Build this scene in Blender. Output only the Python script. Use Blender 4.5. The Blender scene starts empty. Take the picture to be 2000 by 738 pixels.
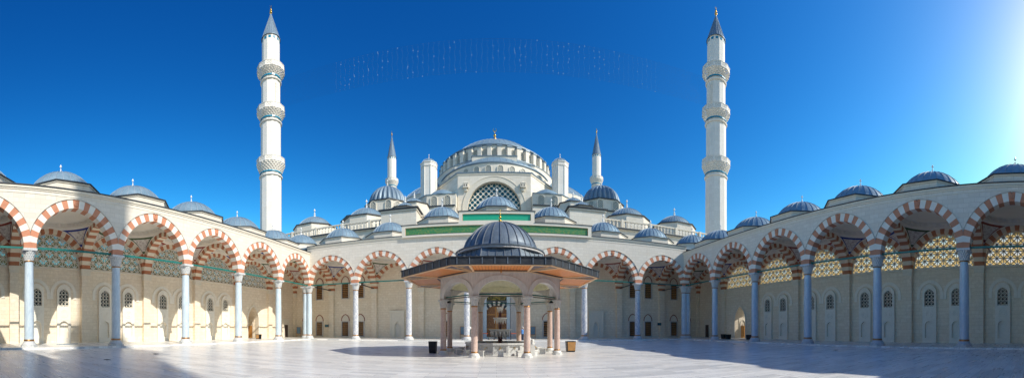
import bpy, math, random
from math import sin, cos, pi, sqrt, radians, acos, atan2, tan
from mathutils import Matrix, Vector
random.seed(7)
S = bpy.context.scene
COL = S.collection

# ------------------------------------------------------------------ materials
def new_mat(name):
    m = bpy.data.materials.new(name); m.use_nodes = True
    nt = m.node_tree; b = nt.nodes['Principled BSDF']
    return m, nt, b
def N(nt, t, **kw):
    n = nt.nodes.new(t)
    for k, v in kw.items(): setattr(n, k, v)
    return n
def mth(nt, op, a, b=None, c=None):
    n = nt.nodes.new('ShaderNodeMath'); n.operation = op
    for i, v in enumerate((a, b, c)):
        if v is None: continue
        if isinstance(v, (int, float)): n.inputs[i].default_value = v
        else: nt.links.new(v, n.inputs[i])
    return n.outputs[0]
def mixc(nt, fac, a, b, mode='MIX'):
    n = nt.nodes.new('ShaderNodeMix'); n.data_type = 'RGBA'; n.blend_type = mode
    for i, v in ((0, fac), (6, a), (7, b)):
        if isinstance(v, (int, float)): n.inputs[i].default_value = v
        elif isinstance(v, tuple): n.inputs[i].default_value = (*v, 1)
        else: nt.links.new(v, n.inputs[i])
    return n.outputs[2]
def noise(nt, vec, scale, detail=4, rough=.55, out=0):
    n = nt.nodes.new('ShaderNodeTexNoise'); n.inputs['Scale'].default_value = scale
    n.inputs['Detail'].default_value = detail; n.inputs['Roughness'].default_value = rough
    if vec is not None: nt.links.new(vec, n.inputs['Vector'])
    return n.outputs[out]
def ramp(nt, v, lo, hi):
    n = nt.nodes.new('ShaderNodeMapRange'); n.inputs[1].default_value = lo; n.inputs[2].default_value = hi
    nt.links.new(v, n.inputs[0]); return n.outputs[0]
def wallvec(nt, su=1.0, sv=1.0):
    """world position unrolled on vertical walls: u along the wall, v up"""
    g = N(nt, 'ShaderNodeNewGeometry'); sp = N(nt, 'ShaderNodeSeparateXYZ'); sn = N(nt, 'ShaderNodeSeparateXYZ')
    nt.links.new(g.outputs['Position'], sp.inputs[0]); nt.links.new(g.outputs['True Normal'], sn.inputs[0])
    k = mth(nt, 'GREATER_THAN', mth(nt, 'ABSOLUTE', sn.outputs[0]), .71)
    u = mth(nt, 'ADD', mth(nt, 'MULTIPLY', sp.outputs[1], k), mth(nt, 'MULTIPLY', sp.outputs[0], mth(nt, 'SUBTRACT', 1.0, k)))
    c = N(nt, 'ShaderNodeCombineXYZ')
    nt.links.new(mth(nt, 'MULTIPLY', u, su), c.inputs[0]); nt.links.new(mth(nt, 'MULTIPLY', sp.outputs[2], sv), c.inputs[1])
    return c.outputs[0], g.outputs['Position']
def bump(nt, b, h, s=.2, d=.02):
    n = nt.nodes.new('ShaderNodeBump'); n.inputs['Strength'].default_value = s; n.inputs['Distance'].default_value = d
    nt.links.new(h, n.inputs['Height']); nt.links.new(n.outputs[0], b.inputs['Normal'])

def ashlar(name, c1, c2, mortar, bw=.95, bh=.42, rough=.7, stain=.25):
    m, nt, b = new_mat(name)
    v, pos = wallvec(nt)
    t = N(nt, 'ShaderNodeTexBrick'); t.offset = .5; t.inputs['Scale'].default_value = 1
    t.inputs['Brick Width'].default_value = bw; t.inputs['Row Height'].default_value = bh
    t.inputs['Mortar Size'].default_value = .016; t.inputs['Mortar Smooth'].default_value = .4; t.inputs['Bias'].default_value = -.15
    t.inputs['Color1'].default_value = (*c1, 1); t.inputs['Color2'].default_value = (*c2, 1); t.inputs['Mortar'].default_value = (*mortar, 1)
    nt.links.new(v, t.inputs['Vector'])
    n1 = noise(nt, pos, 3.0, 6, .6)
    c = mixc(nt, ramp(nt, n1, .35, .75), t.outputs[0], tuple(x * .86 for x in c1))
    # weather streaks that run down the stone
    mp = N(nt, 'ShaderNodeMapping'); mp.inputs['Scale'].default_value = (1.1, .09, 1); nt.links.new(v, mp.inputs['Vector'])
    st = noise(nt, mp.outputs[0], 1.0, 5, .7)
    c = mixc(nt, mth(nt, 'MULTIPLY', ramp(nt, st, .56, .8), stain), c, (.33, .24, .15))
    nt.links.new(c, b.inputs['Base Color']); b.inputs['Roughness'].default_value = rough
    bump(nt, b, t.outputs[1], -.4, .02)
    return m
def plain(name, col, rough=.6, metal=0, var=.12, scale=2.5, em=None):
    m, nt, b = new_mat(name)
    g = N(nt, 'ShaderNodeNewGeometry')
    n = noise(nt, g.outputs['Position'], scale, 6, .65)
    c = mixc(nt, ramp(nt, n, .3, .72), col, tuple(max(0, x * (1 - var * 2)) for x in col))
    nt.links.new(c, b.inputs['Base Color']); b.inputs['Roughness'].default_value = rough; b.inputs['Metallic'].default_value = metal
    return m
def veined(name, base, vein, scale=1.2, vert=.35, rough=.3, amt=.8):
    m, nt, b = new_mat(name)
    g = N(nt, 'ShaderNodeNewGeometry')
    mp = N(nt, 'ShaderNodeMapping'); mp.inputs['Scale'].default_value = (1, 1, vert); nt.links.new(g.outputs['Position'], mp.inputs['Vector'])
    w = noise(nt, mp.outputs[0], scale * 1.3, 7, .7)
    w2 = noise(nt, mp.outputs[0], scale * 5, 5, .7)
    f = mth(nt, 'ABSOLUTE', mth(nt, 'SUBTRACT', w, .5))
    f = mth(nt, 'SUBTRACT', 1.0, ramp(nt, f, 0.0, .07))
    f = mth(nt, 'MAXIMUM', mth(nt, 'MULTIPLY', f, .7), ramp(nt, w2, .5, .75))
    nt.links.new(mixc(nt, mth(nt, 'MULTIPLY', f, amt), base, vein), b.inputs['Base Color']); b.inputs['Roughness'].default_value = rough
    return m

M = {}
M['face'] = ashlar('facade_stone', (.765, .705, .61), (.685, .615, .51), (.50, .44, .36), stain=.22)
M['inner'] = ashlar('gallery_stone', (.80, .69, .535), (.88, .79, .65), (.60, .50, .37), stain=.0)
M['mosq'] = ashlar('mosque_stone', (.80, .745, .645), (.66, .59, .475), (.46, .42, .35), bw=1.6, bh=.6, stain=.22)
M['min'] = ashlar('minaret_stone', (.84, .80, .73), (.76, .72, .64), (.62, .58, .51), bw=2.6, bh=1.2, stain=.05)
M['white'] = plain('white_stone', (.76, .70, .585), .6, 0, .05, 3)
M['band'] = plain('band_stone', (.76, .715, .63), .65, 0, .05, 3)
M['panel'] = plain('panel_stone', (.84, .79, .69), .65, 0, .05, 3)
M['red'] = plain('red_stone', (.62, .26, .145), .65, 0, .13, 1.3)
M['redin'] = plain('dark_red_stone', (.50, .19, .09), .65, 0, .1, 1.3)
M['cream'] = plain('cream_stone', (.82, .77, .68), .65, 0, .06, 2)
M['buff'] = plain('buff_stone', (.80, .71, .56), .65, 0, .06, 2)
M['plaster'] = plain('vault_plaster', (.83, .77, .67), .85, 0, .04, 1)
M['leadedge'] = plain('dark_lead_edge', (.045, .055, .07), .5, 0, .2, 4)
M['colm'] = veined('grey_marble', (.58, .67, .73), (.33, .44, .53), 1.6, .25, .25, .7)
M['colv'] = veined('blue_veined_marble', (.74, .73, .70), (.14, .21, .36), 2.6, .5, .25, .95)
M['cap'] = plain('capital_marble', (.68, .69, .68), .5, 0, .18, 9)
M['copper'] = plain('copper_collar', (.50, .26, .10), .35, .7, .2, 6)
M['teal'] = plain('teal_tie_rod', (.012, .17, .145), .4, .0, .15, 3)
M['gold'] = plain('gilded_metal', (.75, .47, .10), .28, .9, .1, 5)
M['pink'] = veined('pink_marble', (.66, .52, .45), (.38, .23, .18), 5, .5, .3, .8)
M['kiosk'] = veined('grey_pavilion_marble', (.58, .55, .52), (.42, .39, .37), 1.5, .2, .35, .8)
M['kcap'] = plain('grey_capital_marble', (.58, .57, .54), .45, 0, .15, 9)
M['basin'] = veined('basin_marble', (.60, .60, .58), (.40, .42, .43), 2.0, .25, .3, .6)
M['bowl'] = plain('white_marble_bowl', (.74, .74, .70), .35, 0, .08, 8)
M['porph'] = plain('dark_red_marble', (.13, .035, .035), .3, 0, .3, 12)
M['kcream'] = plain('cream_painted_plaster', (.80, .77, .55), .7, 0, .1, 5)
M['black'] = plain('black_metal', (.018, .019, .022), .45, .2, .2, 6)
M['wood2'] = plain('light_wood_beam', (.85, .55, .30), .5, 0, .12, 6)
M['woodtr'] = plain('dark_painted_trim', (.10, .07, .06), .6, 0, .3, 9)
M['glass'] = plain('dark_window_glass', (.012, .028, .04), .12, 0, .3, 1)
M['tealglass'] = plain('teal_window_glass', (.02, .15, .22), .2, 0, .2, .7)
M['palegl'] = plain('grey_window_lattice', (.22, .27, .26), .5, 0, .2, 2)
M['lattice'] = plain('stone_lattice', (.82, .77, .66), .6, 0, .05, 3)
M['bluetile'] = plain('turquoise_tile', (.01, .25, .40), .3, 0, .15, 4)
M['blueline'] = plain('blue_painted_line', (.02, .045, .26), .7, 0, .1, 4)
M['redline'] = plain('red_painted_line', (.30, .05, .03), .7, 0, .1, 4)
M['greenline'] = plain('green_painted_line', (.08, .13, .05), .7, 0, .25, 5)
M['skin'] = plain('skin', (.50, .30, .20), .6, 0, .05, 9)
M['blueshirt'] = plain('blue_cotton', (.10, .28, .62), .8, 0, .1, 6)
M['trous'] = plain('dark_trousers', (.03, .04, .07), .8, 0, .1, 6)
M['hair'] = plain('dark_hair', (.02, .015, .01), .8, 0, .1, 6)
M['orange'] = plain('orange_belt', (.72, .12, .03), .6, 0, .1, 6)
M['bluecloth'] = plain('blue_cloth', (.20, .33, .45), .8, 0, .3, 9)
M['screenoff'] = plain('screen_glass', (.01, .12, .17), .15, 0, .1, 2)
M['lampglass'] = plain('lamp_glass', (.36, .50, .60), .2, 0, .2, 9)
M['carved'] = plain('trim_relief_shade_stone', (.60, .56, .49), .8, 0, .1, 9)  # darker tone: relief shading of parapet carving put into colour; also arch edges
M['globe'] = plain('white_globe', (.82, .82, .80), .35, 0, .05, 9)

def lead(name, c1, c2, rough=.42, sc=.8):
    m, nt, b = new_mat(name)
    g = N(nt, 'ShaderNodeNewGeometry')
    n = noise(nt, g.outputs['Position'], sc, 6, .7); n2 = noise(nt, g.outputs['Position'], sc * 7, 4, .6)
    c = mixc(nt, ramp(nt, n, .35, .7), c1, c2); c = mixc(nt, mth(nt, 'MULTIPLY', ramp(nt, n2, .45, .8), .5), c, tuple(x * 1.3 for x in c1))
    nt.links.new(c, b.inputs['Base Color']); b.inputs['Roughness'].default_value = rough; b.inputs['Metallic'].default_value = .25
    nt.links.new(ramp(nt, n2, -.6, 1.6), b.inputs['Roughness'])
    return m
M['lead'] = lead('lead_roofing', (.24, .34, .41), (.145, .235, .295), .46, 1.3)
M['leadr'] = lead('lead_roofing_seam', (.30, .37, .43), (.22, .28, .34))
M['leadf'] = lead('shaded_lead_fascia', (.055, .062, .07), (.022, .026, .032), .5, 1.6)  # darker copy of the roof lead; shade on the eave front put into colour
M['leadd'] = lead('dark_lead_roofing', (.17, .21, .25), (.085, .11, .135), .4, 1.6)
M['leaddr'] = lead('dark_lead_seam', (.20, .22, .24), (.12, .135, .15), .4, 2)
M['leadt'] = lead('minaret_lead', (.20, .27, .33), (.15, .21, .27), .4, .5)

def mk_green(name, c1, c2, amt):
    m, nt, b = new_mat(name)
    g = N(nt, 'ShaderNodeNewGeometry')
    mp = N(nt, 'ShaderNodeMapping'); mp.inputs['Scale'].default_value = (1, 1, 1.6); nt.links.new(g.outputs['Position'], mp.inputs['Vector'])
    n = noise(nt, mp.outputs[0], 3.2, 7, .75)
    nt.links.new(mixc(nt, mth(nt, 'MULTIPLY', ramp(nt, n, .46, .62), amt), c1, c2), b.inputs['Base Color'])
    b.inputs['Roughness'].default_value = .45
    return m
M['green1'] = mk_green('green_glazed_panel', (.012, .36, .20), (.02, .44, .26), .5)
M['green2'] = mk_green('green_gold_panel', (.035, .20, .075), (.32, .30, .05), .55)
M['goldpan'] = mk_green('gold_inscription', (.03, .035, .01), (.45, .33, .05), 1)
M['painted'] = mk_green('painted_corner', (.06, .055, .10), (.40, .27, .12), .9)
M['paintpen'] = mk_green('painted_pendentive', (.70, .66, .60), (.36, .27, .24), .9)

def mk_wood(name, c1, c2, dirn=0, sc=5.5):
    m, nt, b = new_mat(name)
    tc = N(nt, 'ShaderNodeTexCoord'); sp = N(nt, 'ShaderNodeSeparateXYZ'); nt.links.new(tc.outputs['UV'], sp.inputs[0])
    f = mth(nt, 'FRACT', mth(nt, 'MULTIPLY', sp.outputs[dirn], sc))
    line = mth(nt, 'LESS_THAN', f, .16)
    g = N(nt, 'ShaderNodeNewGeometry'); n = noise(nt, g.outputs['Position'], 5, 4)
    c = mixc(nt, ramp(nt, n, .3, .7), c1, tuple(x * .75 for x in c1))
    nt.links.new(mixc(nt, line, c, c2), b.inputs['Base Color']); b.inputs['Roughness'].default_value = .5
    return m
M['wood'] = mk_wood('plank_ceiling', (.80, .28, .065), (.38, .11, .025))
M['slat'] = mk_wood('slatted_wood', (.62, .33, .11), (.09, .04, .015), 1, 9)
def mk_door():
    m, nt, b = new_mat('carved_wood')
    v, pos = wallvec(nt); n = nt.nodes.new('ShaderNodeTexVoronoi'); n.feature = 'DISTANCE_TO_EDGE'; n.inputs['Scale'].default_value = 5; nt.links.new(v, n.inputs['Vector'])
    nt.links.new(mixc(nt, ramp(nt, n.outputs['Distance'], .0, .12), (.50, .23, .075), (.20, .075, .025)), b.inputs['Base Color']); b.inputs['Roughness'].default_value = .45
    return m
M['door'] = mk_door()
M['doorf'] = plain('door_frame_wood', (.62, .29, .08), .45, 0, .1, 4)
M['litdoor'] = plain('sunlit_wood_door', (.80, .40, .10), .45, 0, .15, 4)  # base colour raised to stand in for sunlight on the recess doors

def mk_pane():
    """coloured glass behind the stone stars: amber pieces among nearly clear ones"""
    m, nt, b = new_mat('star_window_glass')
    tc = N(nt, 'ShaderNodeTexCoord'); sp = N(nt, 'ShaderNodeSeparateXYZ'); nt.links.new(tc.outputs['Object'], sp.inputs[0])
    def d(s):
        f = mth(nt, 'FRACT', mth(nt, 'ADD', mth(nt, 'DIVIDE', s, 1.52), .5)); return mth(nt, 'ABSOLUTE', mth(nt, 'SUBTRACT', f, .5))
    L = mth(nt, 'ADD', d(sp.outputs[0]), d(sp.outputs[2]))
    am = mth(nt, 'LESS_THAN', mth(nt, 'ABSOLUTE', mth(nt, 'SUBTRACT', L, .5)), .20)
    nt.nodes.remove(b)
    tr = N(nt, 'ShaderNodeBsdfTransparent'); tr.inputs[0].default_value = (.60, .62, .64, 1)
    tl = N(nt, 'ShaderNodeBsdfTranslucent'); tl.inputs[0].default_value = (.36, .39, .43, 1)
    m1 = N(nt, 'ShaderNodeMixShader'); m1.inputs[0].default_value = .58; nt.links.new(tr.outputs[0], m1.inputs[1]); nt.links.new(tl.outputs[0], m1.inputs[2])
    ta = N(nt, 'ShaderNodeBsdfTranslucent'); ta.inputs[0].default_value = (.32, .235, .10, 1)
    tb = N(nt, 'ShaderNodeBsdfTransparent'); tb.inputs[0].default_value = (.35, .20, .06, 1)
    m2 = N(nt, 'ShaderNodeMixShader'); m2.inputs[0].default_value = .98; nt.links.new(tb.outputs[0], m2.inputs[1]); nt.links.new(ta.outputs[0], m2.inputs[2])
    mx = N(nt, 'ShaderNodeMixShader'); nt.links.new(am, mx.inputs[0]); nt.links.new(m1.outputs[0], mx.inputs[1]); nt.links.new(m2.outputs[0], mx.inputs[2])
    nt.links.new(mx.outputs[0], nt.nodes['Material Output'].inputs[0])
    return m
M['pane'] = mk_pane()

def mk_floor():
    m, nt, b = new_mat('marble_paving')
    g = N(nt, 'ShaderNodeNewGeometry')
    t = N(nt, 'ShaderNodeTexBrick'); t.offset = .37; t.offset_frequency = 2; t.inputs['Scale'].default_value = 1
    t.inputs['Brick Width'].default_value = 1.9; t.inputs['Row Height'].default_value = .46; t.inputs['Mortar Size'].default_value = .007
    t.inputs['Mortar Smooth'].default_value = .1; t.inputs['Bias'].default_value = -.25
    t.inputs['Color1'].default_value = (.90, .885, .83, 1); t.inputs['Color2'].default_value = (.50, .51, .50, 1); t.inputs['Mortar'].default_value = (.22, .21, .20, 1)
    nt.links.new(g.outputs['Position'], t.inputs['Vector'])
    mp = N(nt, 'ShaderNodeMapping'); mp.inputs['Scale'].default_value = (.35, 2.6, 1); nt.links.new(g.outputs['Position'], mp.inputs['Vector'])
    n = noise(nt, mp.outputs[0], 1.6, 7, .7); n2 = noise(nt, g.outputs['Position'], .16, 4, .6)
    c = mixc(nt, mth(nt, 'MULTIPLY', ramp(nt, n, .42, .75), .55), t.outputs[0], (.55, .57, .58))
    c = mixc(nt, mth(nt, 'MULTIPLY', ramp(nt, n2, .4, .7), .25), c, (.66, .62, .54))
    nt.links.new(c, b.inputs['Base Color'])
    r = mth(nt, 'ADD', .18, mth(nt, 'MULTIPLY', n, .22)); b.inputs['Specular IOR Level'].default_value = .32; nt.links.new(r, b.inputs['Roughness'])
    bump(nt, b, noise(nt, g.outputs['Position'], 1.4, 3), .05, .02)
    return m
M['floor'] = mk_floor()
M['ground'] = plain('pale_terrain', (.30, .29, .24), .9, 0, .15, .02)

# ------------------------------------------------------------------ mesh builder
class MB:
    def __init__(s): s.v = []; s.f = []; s.m = []; s.sm = []; s.uv = {}; s.T = Matrix.Identity(4)
    def p(s, x, y, z): s.v.append(tuple(s.T @ Vector((x, y, z)))); return len(s.v) - 1
    def face(s, pts, m=0, smooth=False, uv=None):
        ids = [s.p(*q) for q in pts]; s.f.append(ids); s.m.append(m); s.sm.append(smooth)
        if uv: s.uv[len(s.f) - 1] = uv
    def idx(s, ids, m=0, smooth=False): s.f.append(list(ids)); s.m.append(m); s.sm.append(smooth)
    def box(s, x0, x1, y0, y1, z0, z1, m=0):
        P = [(x, y, z) for z in (z0, z1) for y in (y0, y1) for x in (x0, x1)]
        i = [s.p(*q) for q in P]
        for a in ((0, 1, 3, 2), (4, 6, 7, 5), (0, 4, 5, 1), (1, 5, 7, 3), (3, 7, 6, 2), (2, 6, 4, 0)): s.idx([i[k] for k in a], m)
    def prism(s, poly, z0, z1, m=0, poly2=None, cap=True):
        q = poly2 or poly; n = len(poly)
        a = [s.p(x, y, z0) for x, y in poly]; b = [s.p(x, y, z1) for x, y in q]
        for k in range(n): s.idx((a[k], a[(k + 1) % n], b[(k + 1) % n], b[k]), m)
        if cap: s.idx(a[::-1], m); s.idx(b, m)
    def polyy(s, poly, y0, y1, m=0):
        """outline in x,z pushed from y0 to y1"""
        n = len(poly); a = [s.p(x, y0, z) for x, z in poly]; b = [s.p(x, y1, z) for x, z in poly]
        for k in range(n): s.idx((a[k], a[(k + 1) % n], b[(k + 1) % n], b[k]), m)
        s.idx(a[::-1], m); s.idx(b, m)
    def bar(s, p, q, w, h, m=0):
        p, q = Vector(p), Vector(q); d = (q - p).normalized(); up = Vector((0, 0, 1)) if abs(d.z) < .9 else Vector((0, 1, 0))
        a = d.cross(up).normalized() * w / 2; b = a.cross(d).normalized() * h / 2
        i = [s.p(*(e + sa * a + sb * b)) for e in (p, q) for sa, sb in ((-1, -1), (1, -1), (1, 1), (-1, 1))]
        for k in range(4): s.idx((i[k], i[(k + 1) % 4], i[4 + (k + 1) % 4], i[4 + k]), m)
        s.idx((i[3], i[2], i[1], i[0]), m); s.idx(i[4:], m)
    def lathe(s, prof, n=24, c=(0, 0), m=0, smooth=True, ph=0, f=None, a0=0, a1=2 * pi):
        """prof (r,z); f(angle, k) scales the radius"""
        full = abs(a1 - a0 - 2 * pi) < 1e-6; cnt = n if full else n + 1
        rings = []
        for k, (r, z) in enumerate(prof):
            if r < 1e-5: rings.append([s.p(c[0], c[1], z)]); continue
            row = []
            for i in range(cnt):
                a = a0 + (a1 - a0) * i / n + ph; rr = r * (f(a, k) if f else 1)
                row.append(s.p(c[0] + rr * cos(a), c[1] + rr * sin(a), z))
            rings.append(row)
        for k in range(len(rings) - 1):
            A, B = rings[k], rings[k + 1]
            mm = m[k] if isinstance(m, (list, tuple)) else m
            for i in range(n):
                j = (i + 1) % cnt
                if len(A) == 1 and len(B) == 1: continue
                if len(A) == 1: s.idx((A[0], B[j], B[i]), mm, smooth)
                elif len(B) == 1: s.idx((A[i], A[j], B[0]), mm, smooth)
                else: s.idx((A[i], A[j], B[j], B[i]), mm, smooth)
    def mesh(s, name, mats):
        me = bpy.data.meshes.new(name); me.from_pydata(s.v, [], s.f)
        for k in mats: me.materials.append(M[k])
        me.polygons.foreach_set('material_index', s.m); me.polygons.foreach_set('use_smooth', s.sm)
        if s.uv:
            L = me.uv_layers.new(name='UVMap')
            for fi, uv in s.uv.items():
                for li, q in zip(me.polygons[fi].loop_indices, uv): L.data[li].uv = q
        me.update(); return me
def ob(name, me, parent=None, loc=(0, 0, 0), rz=0, scale=None, label=None):
    o = bpy.data.objects.new(name, me); COL.objects.link(o); o.location = loc; o.rotation_euler = (0, 0, rz)
    if scale: o.scale = scale
    if parent: o.parent = parent
    if label: o['label'] = label
    return o
def part(name, mb, mats, parent, loc=(0, 0, 0), rz=0): return ob(name, mb.mesh(name, mats), parent, loc, rz)
def tag(o, label, cat, group=None):
    o['label'] = label; o['category'] = cat
    if group: o['group'] = group
    return o
def thing(name, loc, rz, label, cat, group=None):
    return tag(ob(name, None, None, loc, rz), label, cat, group)
def struct(name, mb, mats):
    o = part(name, mb, mats, None); o['kind'] = 'structure'; return o
def copy_tree(o, parent=None):
    c = o.copy(); COL.objects.link(c); c.parent = parent
    for ch in list(o.children): copy_tree(ch, c)
    return c
def ngon(n, ap, ph=0, c=(0, 0)):
    R = ap / cos(pi / n); return [(c[0] + R * cos(ph + pi / n + 2 * pi * k / n), c[1] + R * sin(ph + pi / n + 2 * pi * k / n)) for k in range(n)]
OCT = lambda ap, c=(0, 0): ngon(8, ap, 0, c)

def pierced(mb, xs, bot, top, holes, y0, y1, m=0, mr=None, ends=True, back=True):
    mr = m if mr is None else mr
    xs = sorted(set(round(x, 5) for x in list(xs) + [h[0] for h in holes] + [h[1] for h in holes]))
    B = bot if callable(bot) else (lambda x: bot); Tt = top if callable(top) else (lambda x: top)
    for x0, x1 in zip(xs, xs[1:]):
        xm = (x0 + x1) / 2
        act = sorted([h for h in holes if h[0] < xm < h[1]], key=lambda h: h[2](xm))
        cur = B
        for h in act + [None]:
            nx = h[2] if h else Tt
            a, b, c, d = cur(x0), cur(x1), nx(x1), nx(x0)
            if abs(a - d) > 1e-4 or abs(b - c) > 1e-4:
                mb.face([(x0, y0, a), (x1, y0, b), (x1, y0, c), (x0, y0, d)], m)
                if back: mb.face([(x0, y1, a), (x0, y1, d), (x1, y1, c), (x1, y1, b)], m)
            if h:
                for fn in (h[2], h[3]):
                    mb.face([(x0, y0, fn(x0)), (x1, y0, fn(x1)), (x1, y1, fn(x1)), (x0, y1, fn(x0))], mr)
                cur = h[3]
        mb.face([(x0, y0, Tt(x0)), (x1, y0, Tt(x1)), (x1, y1, Tt(x1)), (x0, y1, Tt(x0))], m)
        mb.face([(x0, y0, B(x0)), (x1, y0, B(x1)), (x1, y1, B(x1)), (x0, y1, B(x0))], m)
    for h in holes:
        for x in (h[0], h[1]):
            if h[3](x) - h[2](x) > 1e-3: mb.face([(x, y0, h[2](x)), (x, y1, h[2](x)), (x, y1, h[3](x)), (x, y0, h[3](x))], mr)
    if ends:
        for x in (xs[0], xs[-1]): mb.face([(x, y0, B(x)), (x, y1, B(x)), (x, y1, Tt(x)), (x, y0, Tt(x))], m)
def arch_hole(cx, a, z0, zs, c):
    """hole from z0, springing at zs, half span a, pointed by c"""
    R = a + c
    def top(x):
        d = min(a, abs(x - cx)); return zs + sqrt(max(0, R * R - (d + c) ** 2))
    return (cx - a, cx + a, (lambda x: z0), top)
def arch_xs(cx, a, n=16): return [cx - a * cos(pi * k / n) for k in range(n + 1)]
def arch_outline(a, z0, zs, c, n=14, cx=0):
    R = a + c; P = [(cx - a, z0), (cx + a, z0)]
    fm = acos(c / R) if c else pi / 2
    r = [(-c + R * cos(fm * k / n), R * sin(fm * k / n)) for k in range(n + 1)]
    P += [(cx + x, zs + z) for x, z in r]; P += [(cx - x, zs + z) for x, z in r[-2::-1]]
    return P
def arch_band(mb, a, w, z0, zs, c, y0, y1, m=0, n=14, cx=0):
    """moulding of width w round an arch (legs from z0)"""
    i = arch_outline(a, z0, zs, c, n, cx)[1:]; o = arch_outline(a + w, z0, zs, c, n, cx)[1:]
    i = i + [(cx - a, z0)]; o = o + [(cx - a - w, z0)]
    for k in range(len(i) - 1):
        q = [i[k], i[k + 1], o[k + 1], o[k]]
        mb.face([(x, y0, z) for x, z in q], m)
        mb.face([(q[0][0], y0, q[0][1]), (q[1][0], y0, q[1][1]), (q[1][0], y1, q[1][1]), (q[0][0], y1, q[0][1])], m)
        mb.face([(q[3][0], y0, q[3][1]), (q[2][0], y0, q[2][1]), (q[2][0], y1, q[2][1]), (q[3][0], y1, q[3][1])], m)
def lattice(mb, inside, bb, fams, w, y0, y1, m=0, ds=.04):
    """stone or iron lattice: families of parallel lines clipped to a shape"""
    x0, x1, z0, z1 = bb; cx, cz = (x0 + x1) / 2, (z0 + z1) / 2; L = sqrt((x1 - x0) ** 2 + (z1 - z0) ** 2) / 2 + .1
    for ang, sp, off in fams:
        d = (cos(ang), sin(ang)); nrm = (-d[1], d[0]); base = cx * nrm[0] + cz * nrm[1]
        k0 = int((base - L - off) / sp) - 1
        for k in range(k0, k0 + int(2 * L / sp) + 4):
            t = k * sp + off - base
            if abs(t) > L: continue
            px, pz = cx + nrm[0] * t, cz + nrm[1] * t
            st = None; s_ = -L
            while s_ <= L + ds:
                ok = inside(px + d[0] * s_, pz + d[1] * s_)
                if ok and st is None: st = s_
                if (not ok or s_ + ds > L + ds) and st is not None:
                    if s_ - st > .06:
                        q = [(st, -w / 2), (s_, -w / 2), (s_, w / 2), (st, w / 2)]
                        mb.polyy([(px + d[0] * a + nrm[0] * b, pz + d[1] * a + nrm[1] * b) for a, b in q], y0, y1, m)
                    st = None
                s_ += ds

# ------------------------------------------------------------------ shared pieces
BAY = 8.4; ZG = .15; ZS = 8.70; HA = 3.65; CC = .2; RI = HA + CC; RO = RI + .76; YT = 48.2; XT = 29.4
def ring_mesh(name, y0, y1, mats, drip=False, clip=4.2):
    mb = MB(); fm = acos(CC / RI)
    def pt(R, ph, cl=True):
        r = R
        if cl and cos(ph) > 1e-6: r = min(R, (clip + CC) / cos(ph))
        return (-CC + r * cos(ph), r * sin(ph))
    for sgn in (1, -1):
        for k in range(13):
            f0 = fm * k / 12.5; f1 = fm * min(12.5, k + 1) / 12.5; sub = 2
            for j in range(sub):
                a = f0 + (f1 - f0) * j / sub; b = f0 + (f1 - f0) * (j + 1) / sub
                i0, i1, o0, o1 = pt(RI, a, 0), pt(RI, b, 0), pt(RO, a), pt(RO, b)
                mb.polyy([(sgn * x, z) for x, z in (i0, i1, o1, o0)], y0, y1, k % 2)
                if drip and k > 1:
                    e0, e1 = pt(RO + .05, a), pt(RO + .05, b)
                    mb.polyy([(sgn * x, z) for x, z in (o0, o1, e1, e0)], y0 - .07, y0 + .2, 2)
    if drip:  # carved boss on the keystone
        mb.T = Matrix.Translation((0, y0 - .0, RI + .36)) @ Matrix.Rotation(pi / 2, 4, 'X')
        mb.lathe([(.24, 0), (.24, .05), (.17, .07), (.12, .03), (.06, .08), (0, .09)], 16, m=0)
    return mb.mesh(name, mats)
ME = {}
ME['front'] = ring_mesh('striped_arch', -.47, .45, ('red', 'cream', 'carved'), True)
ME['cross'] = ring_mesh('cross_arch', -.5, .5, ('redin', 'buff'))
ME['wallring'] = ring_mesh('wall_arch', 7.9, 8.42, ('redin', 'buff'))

def column_mesh():
    mb = MB()
    mb.lathe([(.43, .55), (.43, 4.3), (.405, 6.0), (.39, 7.6)], 28, m=0)
    return mb.mesh('column_shaft', ('colm',))
ME['shaft'] = column_mesh(); ME['shaftv'] = ME['shaft'].copy(); ME['shaftv'].materials[0] = M['colv']
def base_mesh():
    mb = MB(); mb.prism(OCT(.70), 0, .16); mb.lathe([(.66, .16), (.68, .24), (.62, .33), (.54, .36), (.55, .43), (.47, .5), (.45, .56)], 28)
    mb.lathe([(.45, .50), (.465, .52), (.465, .66), (.44, .68)], 28, m=1)
    return mb.mesh('column_base', ('cap', 'copper'))
ME['base'] = base_mesh()
def capital(r0, r1, h, tiers=4, n=32, sq=True):
    """stalactite capital: tiers of pointed cells that step out to a square block"""
    mb = MB(); th = h * .8 / tiers
    for t in range(tiers):
        ra = r0 + (r1 - r0) * t / tiers; rb = r0 + (r1 - r0) * (t + 1) / tiers; z = t * th
        mb.lathe([(ra * .98, z), (ra, z + th * .15), (rb, z + th * .85), (rb * 1.04, z + th), (rb * .9, z + th)], n, ph=(pi / n) * (t % 2) * 2,
                 f=lambda a, k, t=t: 1 - (.10 if (round((a - 2 * (t % 2) * pi / n) * n / (2 * pi)) % 2) else 0) * (k in (1, 2, 3)), smooth=False)
    if sq:
        w = r1 * 1.02; mb.box(-w, w, -w, w, h * .80, h, 0)
    return mb
def cap_mesh():
    mb = capital(.41, .60, 1.05); mb.lathe([(.405, -.10), (.44, -.08), (.44, 0), (.41, .02)], 28, m=1)
    return mb.mesh('capital', ('cap', 'copper'))
ME['cap'] = cap_mesh()
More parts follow.
